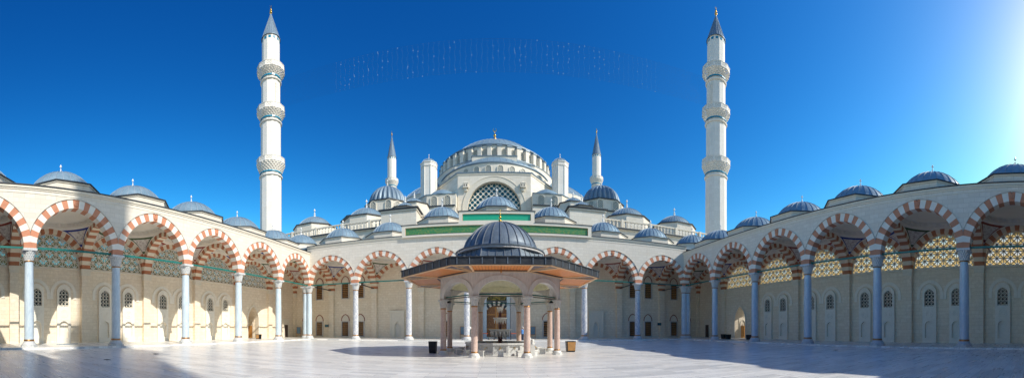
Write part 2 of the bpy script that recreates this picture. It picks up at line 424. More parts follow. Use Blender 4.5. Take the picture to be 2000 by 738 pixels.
def finial_profile(h, r, z=0):
    P = [(.30, 0), (.38, .03), (.16, .07), (.16, .10), (.62, .16), (.75, .22), (.55, .29), (.16, .34), (.14, .38), (.52, .43), (.60, .49), (.40, .55), (.12, .59), (.12, .63), (.38, .67), (.42, .72),
         (.26, .77), (.09, .80), (.08, .86), (.05, .93), (0, .95)]
    return [(a * r, z + b * h) for a, b in P]
def finial_mesh(h, r, mat, crescent=True):
    mb = MB(); mb.lathe(finial_profile(h, r), 12)
    if crescent:
        cz = h * .95; R = r * .55
        for k in range(14):
            a0 = radians(-240 + 300 * k / 14 + 0); a1 = radians(-240 + 300 * (k + 1) / 14)
            w0 = r * .22 * sin(pi * k / 14) + .01; w1 = r * .22 * sin(pi * (k + 1) / 14) + .01
            mb.polyy([(R * cos(a0), cz + R * sin(a0) + R * .8), ((R - w0) * cos(a0), cz + (R - w0) * sin(a0) + R * .8), ((R - w1) * cos(a1), cz + (R - w1) * sin(a1) + R * .8), (R * cos(a1), cz + R * sin(a1) + R * .8)], -.06 * r, .06 * r)
    return mb.mesh('finial', (mat,))
ME['fin'] = finial_mesh(2.2, .40, 'globe', False)
# tulip of the small white finials
def add_tulip():
    mb = MB(); mb.lathe(finial_profile(1.75, .42), 12); mb.lathe([(.05, 1.6), (.20, 1.78), (.24, 1.95), (.10, 2.15), (.03, 2.35), (0, 2.4)], 8, smooth=False)
    return mb.mesh('finial', ('globe',))
ME['fin'] = add_tulip()
def cap_profile(R, rise, z0, n=12, lip=.08):
    Rs = (R * R + rise * rise) / (2 * rise); a = math.asin(min(1, R / Rs)); a = a if rise <= R else pi - a
    P = [(R + lip, z0 - .02), (R + lip, z0 + .10)]
    P += [(Rs * sin(a * (1 - k / n)), z0 + .10 + Rs * cos(a * (1 - k / n)) - (Rs - rise)) for k in range(n)] + [(0, z0 + .10 + rise)]
    return P
def dome_mb(R, rise, z0, ribs=28, c=(0, 0), rw=.07, rh=.05, mb=None, seg=56, a0=0, a1=2 * pi, lobes=0, depth=.0):
    mb = mb or MB(); P = cap_profile(R, rise, z0)
    f = (lambda a, k: 1 - depth * (1 - abs(sin(a * lobes / 2)))) if lobes else None
    mb.lathe(P, (lobes * 6 if lobes else seg), c, 0, True, a0=a0, a1=a1, f=f)
    Q = P[1:-1]
    for i in range(ribs):
        a = a0 + (a1 - a0) * i / ribs + (0 if lobes else 0)
        for (r0, z0_), (r1, z1_) in zip(Q, Q[1:]):
            if r0 < R * .06: continue
            k = (1 - depth) if lobes else 1
            mb.bar((c[0] + r0 * k * cos(a), c[1] + r0 * k * sin(a), z0_), (c[0] + r1 * k * cos(a), c[1] + r1 * k * sin(a), z1_), rw, rh * 2, 1)
    return mb
def gallery_dome(base_ap, bz, R, rise):
    b = MB(); lo = 13.95
    b.prism(OCT(base_ap), lo, bz - .22, 0); b.prism(OCT(base_ap + .08), bz - .22, bz - .08, 2); b.prism(OCT(base_ap + .2), bz - .08, bz, 1)
    b.prism(OCT(base_ap + .16), bz, bz + .22, 1, OCT(R + .02))
    d = dome_mb(R, rise, bz + .2)
    return b.mesh('dome_base', ('face', 'leadedge', 'white')), d.mesh('dome', ('lead', 'leadr')), bz + .2 + rise
GD = {'side': gallery_dome(3.85, 15.25, 3.3, 1.95), 'back': gallery_dome(3.55, 16.4, 3.0, 1.95), 'mid': gallery_dome(3.5, 18.0, 3.0, 2.1), 'top': gallery_dome(3.55, 19.2, 3.3, 2.2)}

def vault_mesh(line):
    mb = MB(); b = 3.7; rho = 4.35; Rs = sqrt(b * b + rho * rho); h0 = sqrt(Rs * Rs - 2 * b * b)
    U = [0, .03, .06, .13, .27, .4, .5, .6, .73, .87, .94, .97, 1]; V = [0, .05, .12, .24, .4, .55, .7, .8, .86, .94, 1]
    for q in range(4):
        for i in range(len(U) - 1):
            for j in range(len(V) - 1):
                P = []
                for (u, v) in ((U[i], V[j]), (U[i + 1], V[j]), (U[i + 1], V[j + 1]), (U[i], V[j + 1])):
                    h = h0 + (rho - h0) * v; rh = sqrt(Rs * Rs - h * h); p0 = acos(min(1, b / rh)); a = p0 + (pi / 2 - 2 * p0) * u + q * pi / 2
                    P.append((rh * cos(a), rh * sin(a) + 4.2, ZS + h))
                out = i in (0, 1, 10, 11) or j in (0, 1, 9); ln = (i in (2, 9) or j in (2, 8)) and not out
                mb.face(P, 0 if out else (1 if ln else 2), True)
    zr = ZS + rho
    mb.lathe([(3.7, zr - .02), (3.7, zr), (3.55, zr + .02), (3.55, zr + .12), (3.45, zr + .14)], 48, (0, 4.2), 0, False)
    mb.lathe([(3.42, zr + .14), (3.30, zr + .5), (3.05, zr + .55)], 64, (0, 4.2), 3, False, f=lambda a, k: 1 + (.035 if (k == 1 and round(a * 64 / 2 / pi) % 2) else -.0))
    mb.lathe([(3.05, zr + .55), (2.5, zr + .66), (1.6, zr + .76), (0, zr + .80)], 48, (0, 4.2), 0)
    return mb.mesh('vault', ('plaster', line, 'paintpen', 'band'))
ME['vb'] = vault_mesh('blueline'); ME['vr'] = vault_mesh('redline'); ME['vg'] = vault_mesh('greenline')

# star lattice of the lunettes (origin on the bay axis)
def in_lun(x, z): return z > .12 and (abs(x) + CC) ** 2 + z * z < (RI - .02) ** 2
def lun_meshes():
    mb = MB(); sp = .76
    lattice(mb, in_lun, (-3.7, 3.7, 0, 4), [(0, sp, .12), (pi / 2, sp, 0), (pi / 4, sp * sqrt(2) / 2 * 2, .12 * cos(pi / 4)), (-pi / 4, sp * sqrt(2), .12 * cos(pi / 4)), ], .095, 8.48, 8.58)
    lattice(mb, in_lun, (-3.7, 3.7, 0, 4), [(pi / 4, sp * sqrt(2), (.12 + sp) * cos(pi / 4)), (-pi / 4, sp * sqrt(2), (.12 + sp) * cos(pi / 4))], .08, 8.485, 8.575)
    arch_band(mb, HA - .16, .18, .1, .1, CC, 8.46, 8.62)
    mb.box(-3.65, 3.65, 8.44, 8.64, -.02, .16)
    g = MB(); P = arch_outline(HA - .05, .1, .12, CC); g.face([(x, 8.54, z) for x, z in P])
    return mb.mesh('star_lattice', ('lattice',)), g.mesh('glass', ('pane',))
ME['lat'], ME['pane'] = lun_meshes()

# niche unit: blind arch, panel with arched window, disc, small niche (local x centred, wall face at y=8.4)
def niche_mesh():
    mb = MB(); W = .83
    top = arch_hole(0, W, 0, 5.75, .12)[3]
    hw = arch_hole(0, .56, 4.2, 5.5, .08); hn = arch_hole(0, .53, .55, 1.95, .0)
    pierced(mb, arch_xs(0, W) + arch_xs(0, .56) + arch_xs(0, .53), .0, top, [hw, hn], 8.10, 8.41, 0)
    arch_band(mb, .60, .10, 4.12, 5.5, .08, 8.05, 8.12, 0)
    for r0, r1 in ((.38, .47), (.20, .24)):
        for k in range(20):
            a, b = 2 * pi * k / 20, 2 * pi * (k + 1) / 20
            mb.polyy([(r0 * cos(a), 3.35 + r0 * sin(a)), (r1 * cos(a), 3.35 + r1 * sin(a)), (r1 * cos(b), 3.35 + r1 * sin(b)), (r0 * cos(b), 3.35 + r0 * sin(b))], 8.06, 8.105)
    mb.box(-.62, .62, 8.07, 8.105, 2.62, 2.68); mb.box(-.62, .62, 8.19, 8.23, 3.98, 4.04)
    mb.face([(-.53, 8.385, .5), (.53, 8.385, .5), (.53, 8.385, 2.5), (-.53, 8.385, 2.5)])
    arch_band(mb, 1.22, .37, 5.2, 5.55, .10, 8.33, 8.41, 1)
    mb.box(1.22, 1.595, 8.33, 8.41, 5.0, 5.2, 1); mb.box(-1.595, -1.22, 8.33, 8.41, 5.0, 5.2, 1)
    return mb.mesh('niche_panel', ('panel', 'panel'))
ME['niche'] = niche_mesh()
def win_mesh():
    g = MB(); g.face([(x, 8.37, z) for x, z in arch_outline(.56, 4.2, 5.5, .08)])
    R = .56 + .08; ins = lambda x, z: 4.2 < z and abs(x) < .56 and (z < 5.5 or (abs(x) + .08) ** 2 + (z - 5.5) ** 2 < R * R)
    l = MB(); lattice(l, ins, (-.6, .6, 4.1, 6.3), [(pi / 4, .30, 0), (-pi / 4, .30, 0), (0, .42, .1), (pi / 2, .42, .18)], .032, 8.27, 8.31, ds=.03)
    return g.mesh('window', ('glass',)), l.mesh('grille', ('lattice',))
ME['win'], ME['grille'] = win_mesh()
# tall iron-grilled window of the mosque wall (local, wall face y=8.4)
def bwin_mesh(z0, z1, za):
    f = MB()
    f.box(-.80, -.62, 8.24, 8.4, z0 - .15, z1 + .18); f.box(.62, .80, 8.24, 8.4, z0 - .15, z1 + .18); f.box(-.62, .62, 8.24, 8.4, z1, z1 + .18); f.box(-.62, .62, 8.24, 8.4, z0 - .15, z0)
    arch_band(f, .74, .10, z1 + .18, z1 + .30, .35, 8.32, 8.4, 1); f.polyy(arch_outline(.66, z1 + .18, z1 + .28, .33), 8.34, 8.395, 2)
    g = MB(); g.face([(-.62, 8.37, z0), (.62, 8.37, z0), (.62, 8.37, z1), (-.62, 8.37, z1)])
    n = 5; m_ = int((z1 - z0) / .32)
    for k in range(1, n): x = -.62 + 1.24 * k / n; g.bar((x, 8.30, z0), (x, 8.30, z1), .035, .035, 1)
    for k in range(1, m_): z = z0 + (z1 - z0) * k / m_; g.bar((-.62, 8.30, z), (.62, 8.30, z), .045, .045, 1)
    return f.mesh('grilled_window', ('kiosk', 'redline', 'white')), g.mesh('pane', ('glass', 'doorf'))
ME['bw1'] = bwin_mesh(.45, 3.0, 0); ME['bw2'] = bwin_mesh(7.3, 9.95, 0)
def mihrab_mesh():
    mb = MB(); h = arch_hole(0, .42, .35, 2.1, .5)
    pierced(mb, arch_xs(0, .42) + [-1.2, 1.2], 0, 4.75, [h], 8.02, 8.4, 0); mb.box(-1.35, 1.35, 7.9, 8.02, 4.55, 4.85); mb.box(-1.3, -1.05, 7.94, 8.02, 0, 4.55); mb.box(1.05, 1.3, 7.94, 8.02, 0, 4.55); arch_band(mb, .5, .12, .35, 2.1, .5, 7.97, 8.02)
    mb.face([(-.5, 8.385, .3), (.5, 8.385, .3), (.5, 8.385, 3.2), (-.5, 8.385, 3.2)], 1)
    return mb.mesh('prayer_niche', ('white', 'band'))
ME['mih'] = mihrab_mesh()
def iwan_mesh(open_=False):
    """vaulted doorway recess with a small door"""
    mb = MB(); a, zs, c = 1.35, 3.2, 1.3
    ai = a - .012; sg = -1 if open_ else 1
    P = arch_outline(ai, ZG, zs, c)[1:] + [(-ai, ZG)]
    for p, q in zip(P, P[1:]): mb.face([(p[0], 8.4, p[1]), (q[0], 8.4, q[1]), (q[0], 11.2, q[1]), (p[0], 11.2, p[1])], 0)
    if not open_: mb.face([(x, 11.2, z) for x, z in arch_outline(a, ZG, zs, c)], 0)
    else: mb.box(-.8, .8, 11.19, 11.4, ZG, 3.5, 1)
    arch_band(mb, a, .28, ZG, zs, c, 8.30, 8.45, 1)
    # door in the far side wall of the recess, under its own pointed hood
    mb.T = Matrix.Translation((sg * ai, 10.1, 0)) @ Matrix.Rotation(-sg * pi / 2, 4, 'Z')
    f = -1
    mb.box(-.85, .85, -.06, 0, ZG, 3.7, 0); arch_band(mb, .5, .12, ZG, 2.5, .35, -.14, -.06, 1)
    mb.box(-.5, .5, -.10, -.06, ZG, 2.3, 2); mb.box(-.42, -.04, -.13, -.10, .4, 2.15, 3); mb.box(.04, .42, -.13, -.10, .4, 2.15, 3)
    mb.T = Matrix.Identity(4)
    return mb.mesh('portal_recess', ('inner', 'white', 'litdoor', 'doorf'))
ME['iwan'] = iwan_mesh(); ME['iwano'] = iwan_mesh(True)

# ------------------------------------------------------------------ gallery wings
def add_column(w, x, y, v=False, lite=False, rz=0):
    c = ob('column', ME['shaftv' if v else 'shaft'], w, (x, y, ZG))
    ob('column_base', ME['base'], c); ob('capital', ME['cap'], c, (0, 0, 7.5)); return c
def build_wing(name, loc, rz, label, n, back=False, lite=False, light=0):
    w = thing(name, loc, rz, label, 'arcade', 'striped stone arcades round the courtyard')
    L = n * BAY; e = BAY if back else 0; H = 15.15 if (back and not lite) else 14.15; D = H - 14.38
    # front wall over the arches
    mb = MB(); xs = []; holes = []
    def ringtop(x):
        d = abs((x % BAY) - BAY / 2); d = min(d, 4.2)
        Ro = RO - .02
        return ZS + sqrt(max(0, Ro * Ro - (d + CC) ** 2))
    for k in range(n): xs += [k * BAY + 4.2 - 4.2 * cos(pi * j / 28) for j in range(29)]
    pierced(mb, xs, ringtop, 13.96 + D, [], -.45, .45, 0, ends=True)
    for z0, z1, o, mm in ((13.66, 13.73, .03, 1), (13.96, 14.10, .06, 1), (14.10, 14.30, .14, 1), (14.30, 14.38, .22, 2)): mb.box(-.0, L, -.45 - o, .45, z0 + D, z1 + D, mm) if z0 > 13.9 else mb.box(0, L, -.45 - o, -.452, z0 + D, z1 + D, mm)
    part('arcade_wall', mb, ('face', 'white', 'leadedge'), w)
    # roof and rear wall
    mb = MB(); mb.box(-e, L + e, (.45), 9.2, 14.12 + D, 14.28 + D); part('roof', mb, ('lead',), w)
    if e:
        for sx in (-1, 1):
            x0, x1 = (-e - .8, 0) if sx < 0 else (L, L + e + .8)
            mb = MB(); mb.box(x0, x1, -.45, .45, 14.0 + D, 14.27 + D); part('corner_roof', mb, ('lead',), w)
    for k in range(n): ob('striped_arch', ME['front'], w, (k * BAY + 4.2, 0, ZS))
    # columns and rods
    for k in range(0 if not back else 0, n + 1):
        if back and k in (0, n):
            s = -1 if k == 0 else 1
            add_column(w, k * BAY + s * -.12 + s * .0, .0, False); add_column(w, k * BAY - s * -.62 * 1, .02, False); add_column(w, k * BAY + s * .12, -.62 + .0, False) if False else None
        elif back: add_column(w, k * BAY, 0, True)
        elif 0 < k < n or (lite and 0 < k < n): add_column(w, k * BAY, 0, False)
        elif (k == 0 and light > 0) or (k == n and light < 0): pass
    for k in range(n):
        mb = MB(); mb.bar((k * BAY + .5, 0, ZS + .12), ((k + 1) * BAY - .5, 0, ZS + .12), .12, .17); mb.box(k * BAY + .5, k * BAY + .62, -.14, .14, ZS, ZS + .26); mb.box((k + 1) * BAY - .62, (k + 1) * BAY - .5, -.14, .14, ZS, ZS + .26)
        part('tie_rod', mb, ('teal',), w)
    ks = range(-1, n + 1) if back else range(n)
    if lite:
        mb = MB(); mb.box(-e, L + e, 8.4, 9.2, 0, 14.12 + D); part('rear_wall', mb, ('inner',), w)
        for x in (-e - .8, L + e): mb = MB(); mb.box(x, x + .8, -.5, 9.2, 0, 14.12 + D); part('end_wall', mb, ('inner',), w)
        d = GD['side']
        for k in ks: o = ob('dome_base', d[0], w, (k * BAY + 4.2, 4.2, 0)); dd = ob('dome', d[1], w, (k * BAY + 4.2, 4.2, 0)); ob('finial', ME['fin'], dd, (0, 0, d[2]))
        return w
    # cross arches over each column, and rods
    for k in range(0, n + 1):
        if not back and k == (n if light > 0 else 0): pass
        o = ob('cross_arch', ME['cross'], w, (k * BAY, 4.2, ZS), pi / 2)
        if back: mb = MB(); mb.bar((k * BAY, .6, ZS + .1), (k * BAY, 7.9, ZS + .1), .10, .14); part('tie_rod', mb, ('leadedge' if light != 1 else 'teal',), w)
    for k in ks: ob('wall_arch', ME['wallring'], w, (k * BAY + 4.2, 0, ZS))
    if back:   # end bays: arches that carry the corner domes
        pass
    vs = ['vr', 'vb', 'vg']
    for i, k in enumerate(ks):
        ob('vault', ME[vs[(i + (1 if light < 0 else 0)) % 3]], w, (k * BAY + 4.2, 0, 0))
    # rear wall
    mb = MB()
    xs = []; holes = []
    if back:
        xs = [-e, L + e]; cxp = L / 2
        holes.append((cxp - 2.3, cxp + 2.3, (lambda x: 0.0), (lambda x: 7.2)))
        pierced(mb, xs, 0.0, 14.12 + D, holes, 8.4, 9.4, 0)
    else:
        for k in range(n):
            cx = k * BAY + 4.2; xs += [k * BAY, (k + 1) * BAY] + arch_xs(cx, HA - .02, 24)
            h = arch_hole(cx, HA - .02, ZS + .14, ZS + .14, CC); holes.append(h)
        kd = (n - 1) if light > 0 else 0
        cx = kd * BAY + 4.2; holes.append(arch_hole(cx, 1.35, .0, 3.2, 1.3)); xs += arch_xs(cx, 1.35, 20)
        pierced(mb, xs, 0.0, 14.12 + D, holes, 8.4, 9.1, 0)
        # string course at the springing
    part('rear_wall', mb, ('inner',), w)
    for k in range(0 if not back else -1, n + (1 if not back else 2)):
        x = k * BAY; mb = MB()
        mb.box(x - .5, x + .5, 7.9, 8.4, ZG, 7.95, 0); mb.box(x - .56, x + .56, 7.82, 8.4, 7.95, 8.3, 1); mb.box(x - .6, x + .6, 7.76, 8.4, 8.3, ZS, 1)
        part('pilaster', mb, ('inner', 'white'), w)
        if k < n and not back: mb = MB(); mb.box(x + .6, x + BAY - .6, 8.26, 8.42, ZS - .14, ZS + .06, 1); part('string_course', mb, ('inner', 'white'), w)
    if back: mb = MB(); mb.box(-e, L + e, 8.30, 8.4, ZG, .42, 1); part('plinth', mb, ('inner', 'white'), w)
    if back:
        for k in (-1, 0, n - 1, n):
            for dx in (-1.5, 1.5):
                for key in ('bw1', 'bw2'): f = ob('grilled_window', ME[key][0], w, (k * BAY + 4.2 + dx, 0, 0)); ob('pane', ME[key][1], f)
        for k in (2, n - 3): f = ob('grilled_window', ME['bw1'][0], w, (k * BAY + 4.2, 0, 0)); ob('pane', ME['bw1'][1], f)
        for k in (1, n - 2): ob('prayer_niche', ME['mih'], w, (k * BAY + 4.2, 0, 0))
        for sx in (-1, 1):                       # end walls of the corner bays
            x = -e if sx < 0 else L + e
            mb = MB(); mb.box(min(x, x + sx * .8), max(x, x + sx * .8), -.0, 9.4, 0, 14.12 + D); xa = x - sx * .02
            part('end_wall', mb, ('inner',), w)
            mb = MB(); y = 5.4; x1 = x - sx * .06
            mb.box(min(x1, x), max(x1, x), y - .95, y + .95, ZG, 3.6, 0); mb.box(min(x1 - sx * .05, x1), max(x1 - sx * .05, x1), y - .5, y + .5, ZG, 2.5, 1)
            part('side_door', mb, ('white', 'woodtr'), w)
            o = ob('wall_arch', ME['wallring'], w, (0, 0, 0)); o.location = (x + (8.4 if sx < 0 else -8.4), 4.2, ZS); o.rotation_euler = (0, 0, pi / 2 if sx < 0 else -pi / 2)
    else:
        for k in range(n):
            if k == kd: continue
            for dx in (-1.6, 1.6):
                p = ob('niche_panel', ME['niche'], w, (k * BAY + 4.2 + dx, 0, ZG)); wi = ob('window', ME['win'], p); ob('grille', ME['grille'], p)
        ob('portal_recess', ME['iwan' if light > 0 else 'iwano'], w, (kd * BAY + 4.2, 0, 0))
        for k in range(n):
            sc = ob('star_lattice', ME['lat'], w, (k * BAY + 4.2, 0, ZS)); ob('glass', ME['pane'], sc)
    mid = n // 2
    for k in ks:
        d = GD['side']
        if back:
            j = abs(k - mid); d = GD['top'] if j == 0 else GD['mid'] if j == 1 else GD['back']
        ob('dome_base', d[0], w, (k * BAY + 4.2, 4.2, 0)); dd = ob('dome', d[1], w, (k * BAY + 4.2, 4.2, 0)); fs = .68 if back else .5; ob('finial', ME['fin'], dd, (0, 0, d[2]), scale=(fs, fs, fs))
    return w
wl = build_wing('courtyard_arcade', (-XT, -2.2, 0), pi / 2, 'sunlit striped-arch arcade along the left side of the courtyard, tall minaret shadow across it', 6, light=1)
wr = build_wing('courtyard_arcade', (XT, YT, 0), -pi / 2, 'shaded striped-arch arcade along the right side of the courtyard with glowing star windows', 6, light=-1)
wb = build_wing('courtyard_arcade', (-XT, YT, 0), 0, 'arcade at the far end of the courtyard under the green panels, on blue-veined columns', 7, back=True)
w4 = build_wing('courtyard_arcade', (XT, -2.2, 0), pi, 'arcade closing the courtyard behind the viewpoint, casting the floor shadow', 7, back=True, lite=True)

# frontispiece of the far wing: stepped parapet with green panels
mb = MB(); cx = XT
def frame(mb, x0, x1, z0, z1, y0, y1, b):
    mb.box(x0, x0 + b, y0, y1, z0, z1); mb.box(x1 - b, x1, y0, y1, z0, z1); mb.box(x0 + b, x1 - b, y0, y1, z1 - b * .7, z1); mb.box(x0 + b, x1 - b, y0, y1, z0, z0 + b * .5)
mb.box(cx - 13.3, cx + 13.3, -.55, .4, 14.90, 16.45); frame(mb, cx - 13.45, cx + 13.45, 14.80, 16.5, -.78, -.55, .5)
mb.box(cx - 5.05, cx + 5.05, -.55, .4, 16.5, 18.0); frame(mb, cx - 5.25, cx + 5.25, 16.502, 18.05, -.78, -.55, .5)
mb.box(cx - 13.6, cx - 5.28, -.86, .5, 16.5, 16.58, 1); mb.box(cx + 5.28, cx + 13.6, -.86, .5, 16.5, 16.58, 1); mb.box(cx - 5.4, cx + 5.4, -.86, .5, 18.05, 18.13, 1)
fr = part('parapet', mb, ('white', 'leadedge'), wb)
for (x0, x1, z0, z1), key, lb in (((cx - 12.95, cx + 12.95, 15.0, 16.17), 'green2', 'long lower green panel flecked with gold'), ((cx - 4.75, cx + 4.75, 16.75, 17.7), 'green1', 'short upper plain green panel')):
    mb = MB(); mb.box(x0 + .07, x1 - .07, -.63, -.553, z0 + .05, z1 - .05); g_ = part('inscription_panel', mb, (key,), wb); g_['label'] = lb
    mb = MB()
    for a in ((x0, x1, z0, z0 + .05), (x0, x1, z1 - .05, z1), (x0, x0 + .07, z0 + .05, z1 - .05), (x1 - .07, x1, z0 + .05, z1 - .05)): mb.box(a[0], a[1], -.66, -.553, a[2], a[3])
    part('panel_edging', mb, ('copper',), g_)
# main portal in the far wing
mb = MB(); mb.box(cx - 3.3, cx + 3.3, 7.95, 8.4, 8.0, 8.6, 0); mb.box(cx - 1.65, cx + 1.65, 9.35, 9.5, 6.1, 7.2, 1); mb.box(cx - 2.3, cx + 2.3, 9.5, 9.6, 0, 7.2, 1)
po = part('portal', mb, ('kiosk', 'colm'), wb)
for s in (-1, 1):
    mb = MB(); mb.box(cx + s * 2.75 - .45, cx + s * 2.75 + .45, 8.0, 8.4, ZG, 8.0, 0); part('door_pier', mb, ('kiosk',), po)
    mb = MB(); mb.box(cx + s * 1.95 - .3 , cx + s * 1.95 + .3, 8.2, 9.2, ZG, 7.0, 0); part('door_jamb', mb, ('colm',), po)
mb = MB(); arch_n = 13
for k in range(arch_n):
    a0, a1 = radians(30 + 120 * k / arch_n), radians(30 + 120 * (k + 1) / arch_n); r0, r1 = 2.05, 2.75; zc = 3.55
    mb.polyy([(cx + r0 * cos(a0), zc + r0 * sin(a0)), (cx + r1 * cos(a0), zc + r1 * sin(a0)), (cx + r1 * cos(a1), zc + r1 * sin(a1)), (cx + r0 * cos(a1), zc + r0 * sin(a1))], 8.55, 8.9, k % 2)
part('striped_door_arch', mb, ('leadedge', 'white'), po)
mb = MB(); mb.box(cx - 1.6, cx + 1.6, 8.6, 8.75, 6.45, 7.1, 0); o = part('inscription_panel', mb, ('goldpan',), wb); o['label'] = 'gold inscription over the wooden door'
for s in (-1, 1):
    mb = MB(); g = lambda a, b: sorted((cx + s * a, cx + s * b))
    mb.box(*g(.06, 2.0), 9.0, 9.12, ZG, 5.5, 0); mb.box(*g(.02, .24), 8.92, 9.0, ZG, 5.5, 1); mb.box(*g(1.8, 2.05), 8.92, 9.0, ZG, 5.5, 1)
    for z in (ZG, 1.6, 4.0): mb.box(*g(.24, 1.8), 8.93, 9.0, z, z + .22, 1)
    part('door', mb, ('door', 'doorf'), po)
# corner filler walls behind side wings (outer ends)
# ------------------------------------------------------------------ ground
mb = MB(); mb.box(-28.55, 28.55, -1.35, 47.35, -.3, 0); struct('courtyard_paving', mb, ('floor',))
mb = MB()
mb.box(-37.9, -28.55, -10.6, 57.6, -.3, ZG); mb.box(28.55, 37.9, -10.6, 57.6, -.3, ZG); mb.box(-28.55, 28.55, 47.35, 57.6, -.3, ZG); mb.box(-28.55, 28.55, -10.6, -1.35, -.3, ZG)
struct('gallery_floor', mb, ('floor',))
mb = MB(); mb.face([(-4000, -4000, -.32), (4000, -4000, -.32), (4000, 4000, -.32), (-4000, 4000, -.32)]); struct('ground', mb, ('ground',))

# ------------------------------------------------------------------ minarets
def minaret_meshes(levels, shaft, cone, nf=12, fin=2.6):
    """levels: (z_top, z_bot, r_out, r_shaft_below)"""
    R = {}
    mb = MB(); mb.lathe(shaft, nf, smooth=False, ph=pi / nf)
    for zt, zb, ro, rs in levels: mb.lathe([(rs + .02, zb - 1.35), (rs + .30, zb - 1.2), (rs + .34, zb - .95), (rs + .12, zb - .8), (rs, zb - .7)], 24, smooth=False)
    R['shaft'] = mb.mesh('shaft', ('min',))
    R['bal'] = []
    for zt, zb, ro, rs in levels:
        mb = MB(); H = zt - zb; ph = pi / nf
        mb.lathe([(ro, zt - 1.15), (ro, zt), (ro - .2, zt), (ro - .2, zt - 1.15)], nf, ph=ph, smooth=False, m=0)
        mb.lathe([(ro + .07, zt - .02), (ro + .07, zt + .10), (ro - .25, zt + .10)], nf, ph=ph, smooth=False, m=0)
        mb.lathe([(ro + .07, zt - 1.3), (ro + .07, zt - 1.12), (ro - .2, zt - 1.12)], nf, ph=ph, smooth=False, m=0)
        T = 5; z1 = zt - 1.3; z0 = zb
        for t in range(T):
            ra = rs + .12 + (ro - rs - .1) * (t / T); rb = rs + .12 + (ro - rs - .1) * ((t + 1) / T); za = z0 + (z1 - z0) * t / T; zc = z0 + (z1 - z0) * (t + 1) / T
            n = 48
            mb.lathe([(ra, za), (ra + .02, za + (zc - za) * .1), (rb, za + (zc - za) * .8), (rb, zc), (ra, zc)], n, smooth=False, ph=2 * pi / n * (t % 2),
                     f=lambda a, k, t=t, n=n: 1 - (.055 if (round((a - 2 * pi / n * (t % 2)) * n / 2 / pi) % 2) else 0) * (k in (1, 2, 3)))
        for k in range(nf):                       # flat rings for the parapet carving, its relief shade in the darker stone
            a = 2 * pi * k / nf; mb.T = Matrix.Rotation(a, 4, 'Z'); ap = ro * cos(pi / nf); hw = ro * tan(pi / nf) * .36
            for s in (-1, 1):
                for j in range(10):
                    b0, b1 = 2 * pi * j / 10, 2 * pi * (j + 1) / 10; c0 = s * hw; zz = zt - .58
                    P = [(c0 + r * cos(b) * hw * .9, zz + r * sin(b) * .36) for b, r in ((b0, .65), (b0, 1), (b1, 1), (b1, .65))]
                    mb.face([(ap + .02, y, z) for y, z in P], 1)
        mb.T = Matrix.Identity(4)
        R['bal'].append((mb.mesh('balcony', ('min', 'carved')), zb, rs))
    R['tile'] = []
    for zt, zb, ro, rs in levels: t = MB(); t.lathe([(rs + .16, zb - .38), (rs + .18, zb - .34), (rs + .18, zb - .02), (rs + .14, zb + .02)], 24, smooth=False); R['tile'].append(t.mesh('tile_band', ('bluetile',)))
    zc0, zc1, rc = cone
    s = MB(); s.lathe([(rc + .12, zc0 - .12), (rc + .15, zc0), (rc, zc0 + .12), (rc * .5, (zc0 + zc1) / 2), (.07, zc1)], 24, smooth=True, m=0)
    for k in range(24):
        a = 2 * pi * k / 24; s.bar((rc * cos(a), rc * sin(a), zc0 + .12), (.07 * cos(a), .07 * sin(a), zc1), .07, .1, 1)
    R['spire'] = s.mesh('spire', ('leadt', 'leadr'))
    wn = MB(); ap = shaft[-1][0] * cos(pi / nf); wn.box(ap - .05, ap + .05, -.34, .34, zc0 - 1.05, zc0 - .45); R['wband'] = wn.mesh('tile_window', ('bluetile',)); R['nf'] = nf
    R['fin'] = finial_mesh(fin, .55, 'gold'); R['zf'] = zc1 - .25
    return R
def put_minaret(R, loc, label, strip=None, flute=None):
    m = thing('minaret', loc, 0, label, 'minaret', 'minarets of the mosque')
    sh = ob('shaft', R['shaft'], m); [ob('tile_window', R['wband'], sh, (0, 0, 0), 2 * pi * k / R['nf']) for k in range(R['nf'])]
    for b, tl_ in zip(R['bal'], R['tile']): bo = ob('balcony', b[0], m); ob('tile_band', tl_, bo)
    sp = ob('spire', R['spire'], m); ob('finial', R['fin'], sp, (0, 0, R['zf']))
    if strip is not None:
        mb = MB(); mb.T = Matrix.Rotation(strip, 4, 'Z')
        ap = 2.62 * cos(pi / 12); mb.box(ap - .04, ap + .05, -.45, .45, 63.2, 69.0, 1)
        for k in range(12):
            z = 63.4 + k * .44; mb.bar((ap + .08, -.42, z), (ap + .08, .42, z + .4), .07, .07, 0); mb.bar((ap + .08, .42, z), (ap + .08, -.42, z + .4), .07, .07, 0)
        part('carved_strip', mb, ('min', 'band'), m)
    return m
near = minaret_meshes([(73.7, 70.8, 3.85, 2.62), (62.4, 59.4, 3.92, 2.80), (48.2, 44.6, 3.98, 2.95)],
                      [(3.05, 0), (2.98, 43.6), (2.98, 44.0), (2.82, 46.0), (2.80, 58.8), (2.64, 60), (2.62, 70.2), (2.5, 71.6), (2.48, 81.8)], (81.8, 89.3, 2.55), fin=2.1)
NX, NY = 58.2, 75.8
put_minaret(near, (-58.3, NY - .4, 0), 'tall white minaret with three balconies behind the left end of the far arcade', strip=radians(-18))
put_minaret(near, (57.1, NY + 1, 0), 'tall white minaret with three balconies behind the right end of the far arcade', strip=radians(180 + 22))
put_minaret(near, (53.5, -20.3, 0), 'tall white minaret behind the viewpoint, outside the right rear corner')
far = minaret_meshes([(81.3, 77.8, 3.5, 2.45), (62, 58, 3.7, 2.6)], [(2.8, 0), (2.6, 57.6), (2.5, 59), (2.45, 77.3), (2.32, 78.5), (2.3, 93.1)], (93.1, 105.0, 2.35), fin=2.6)
put_minaret(far, (-55.2, 175, 0), 'slender distant minaret rising behind the left ribbed dome')
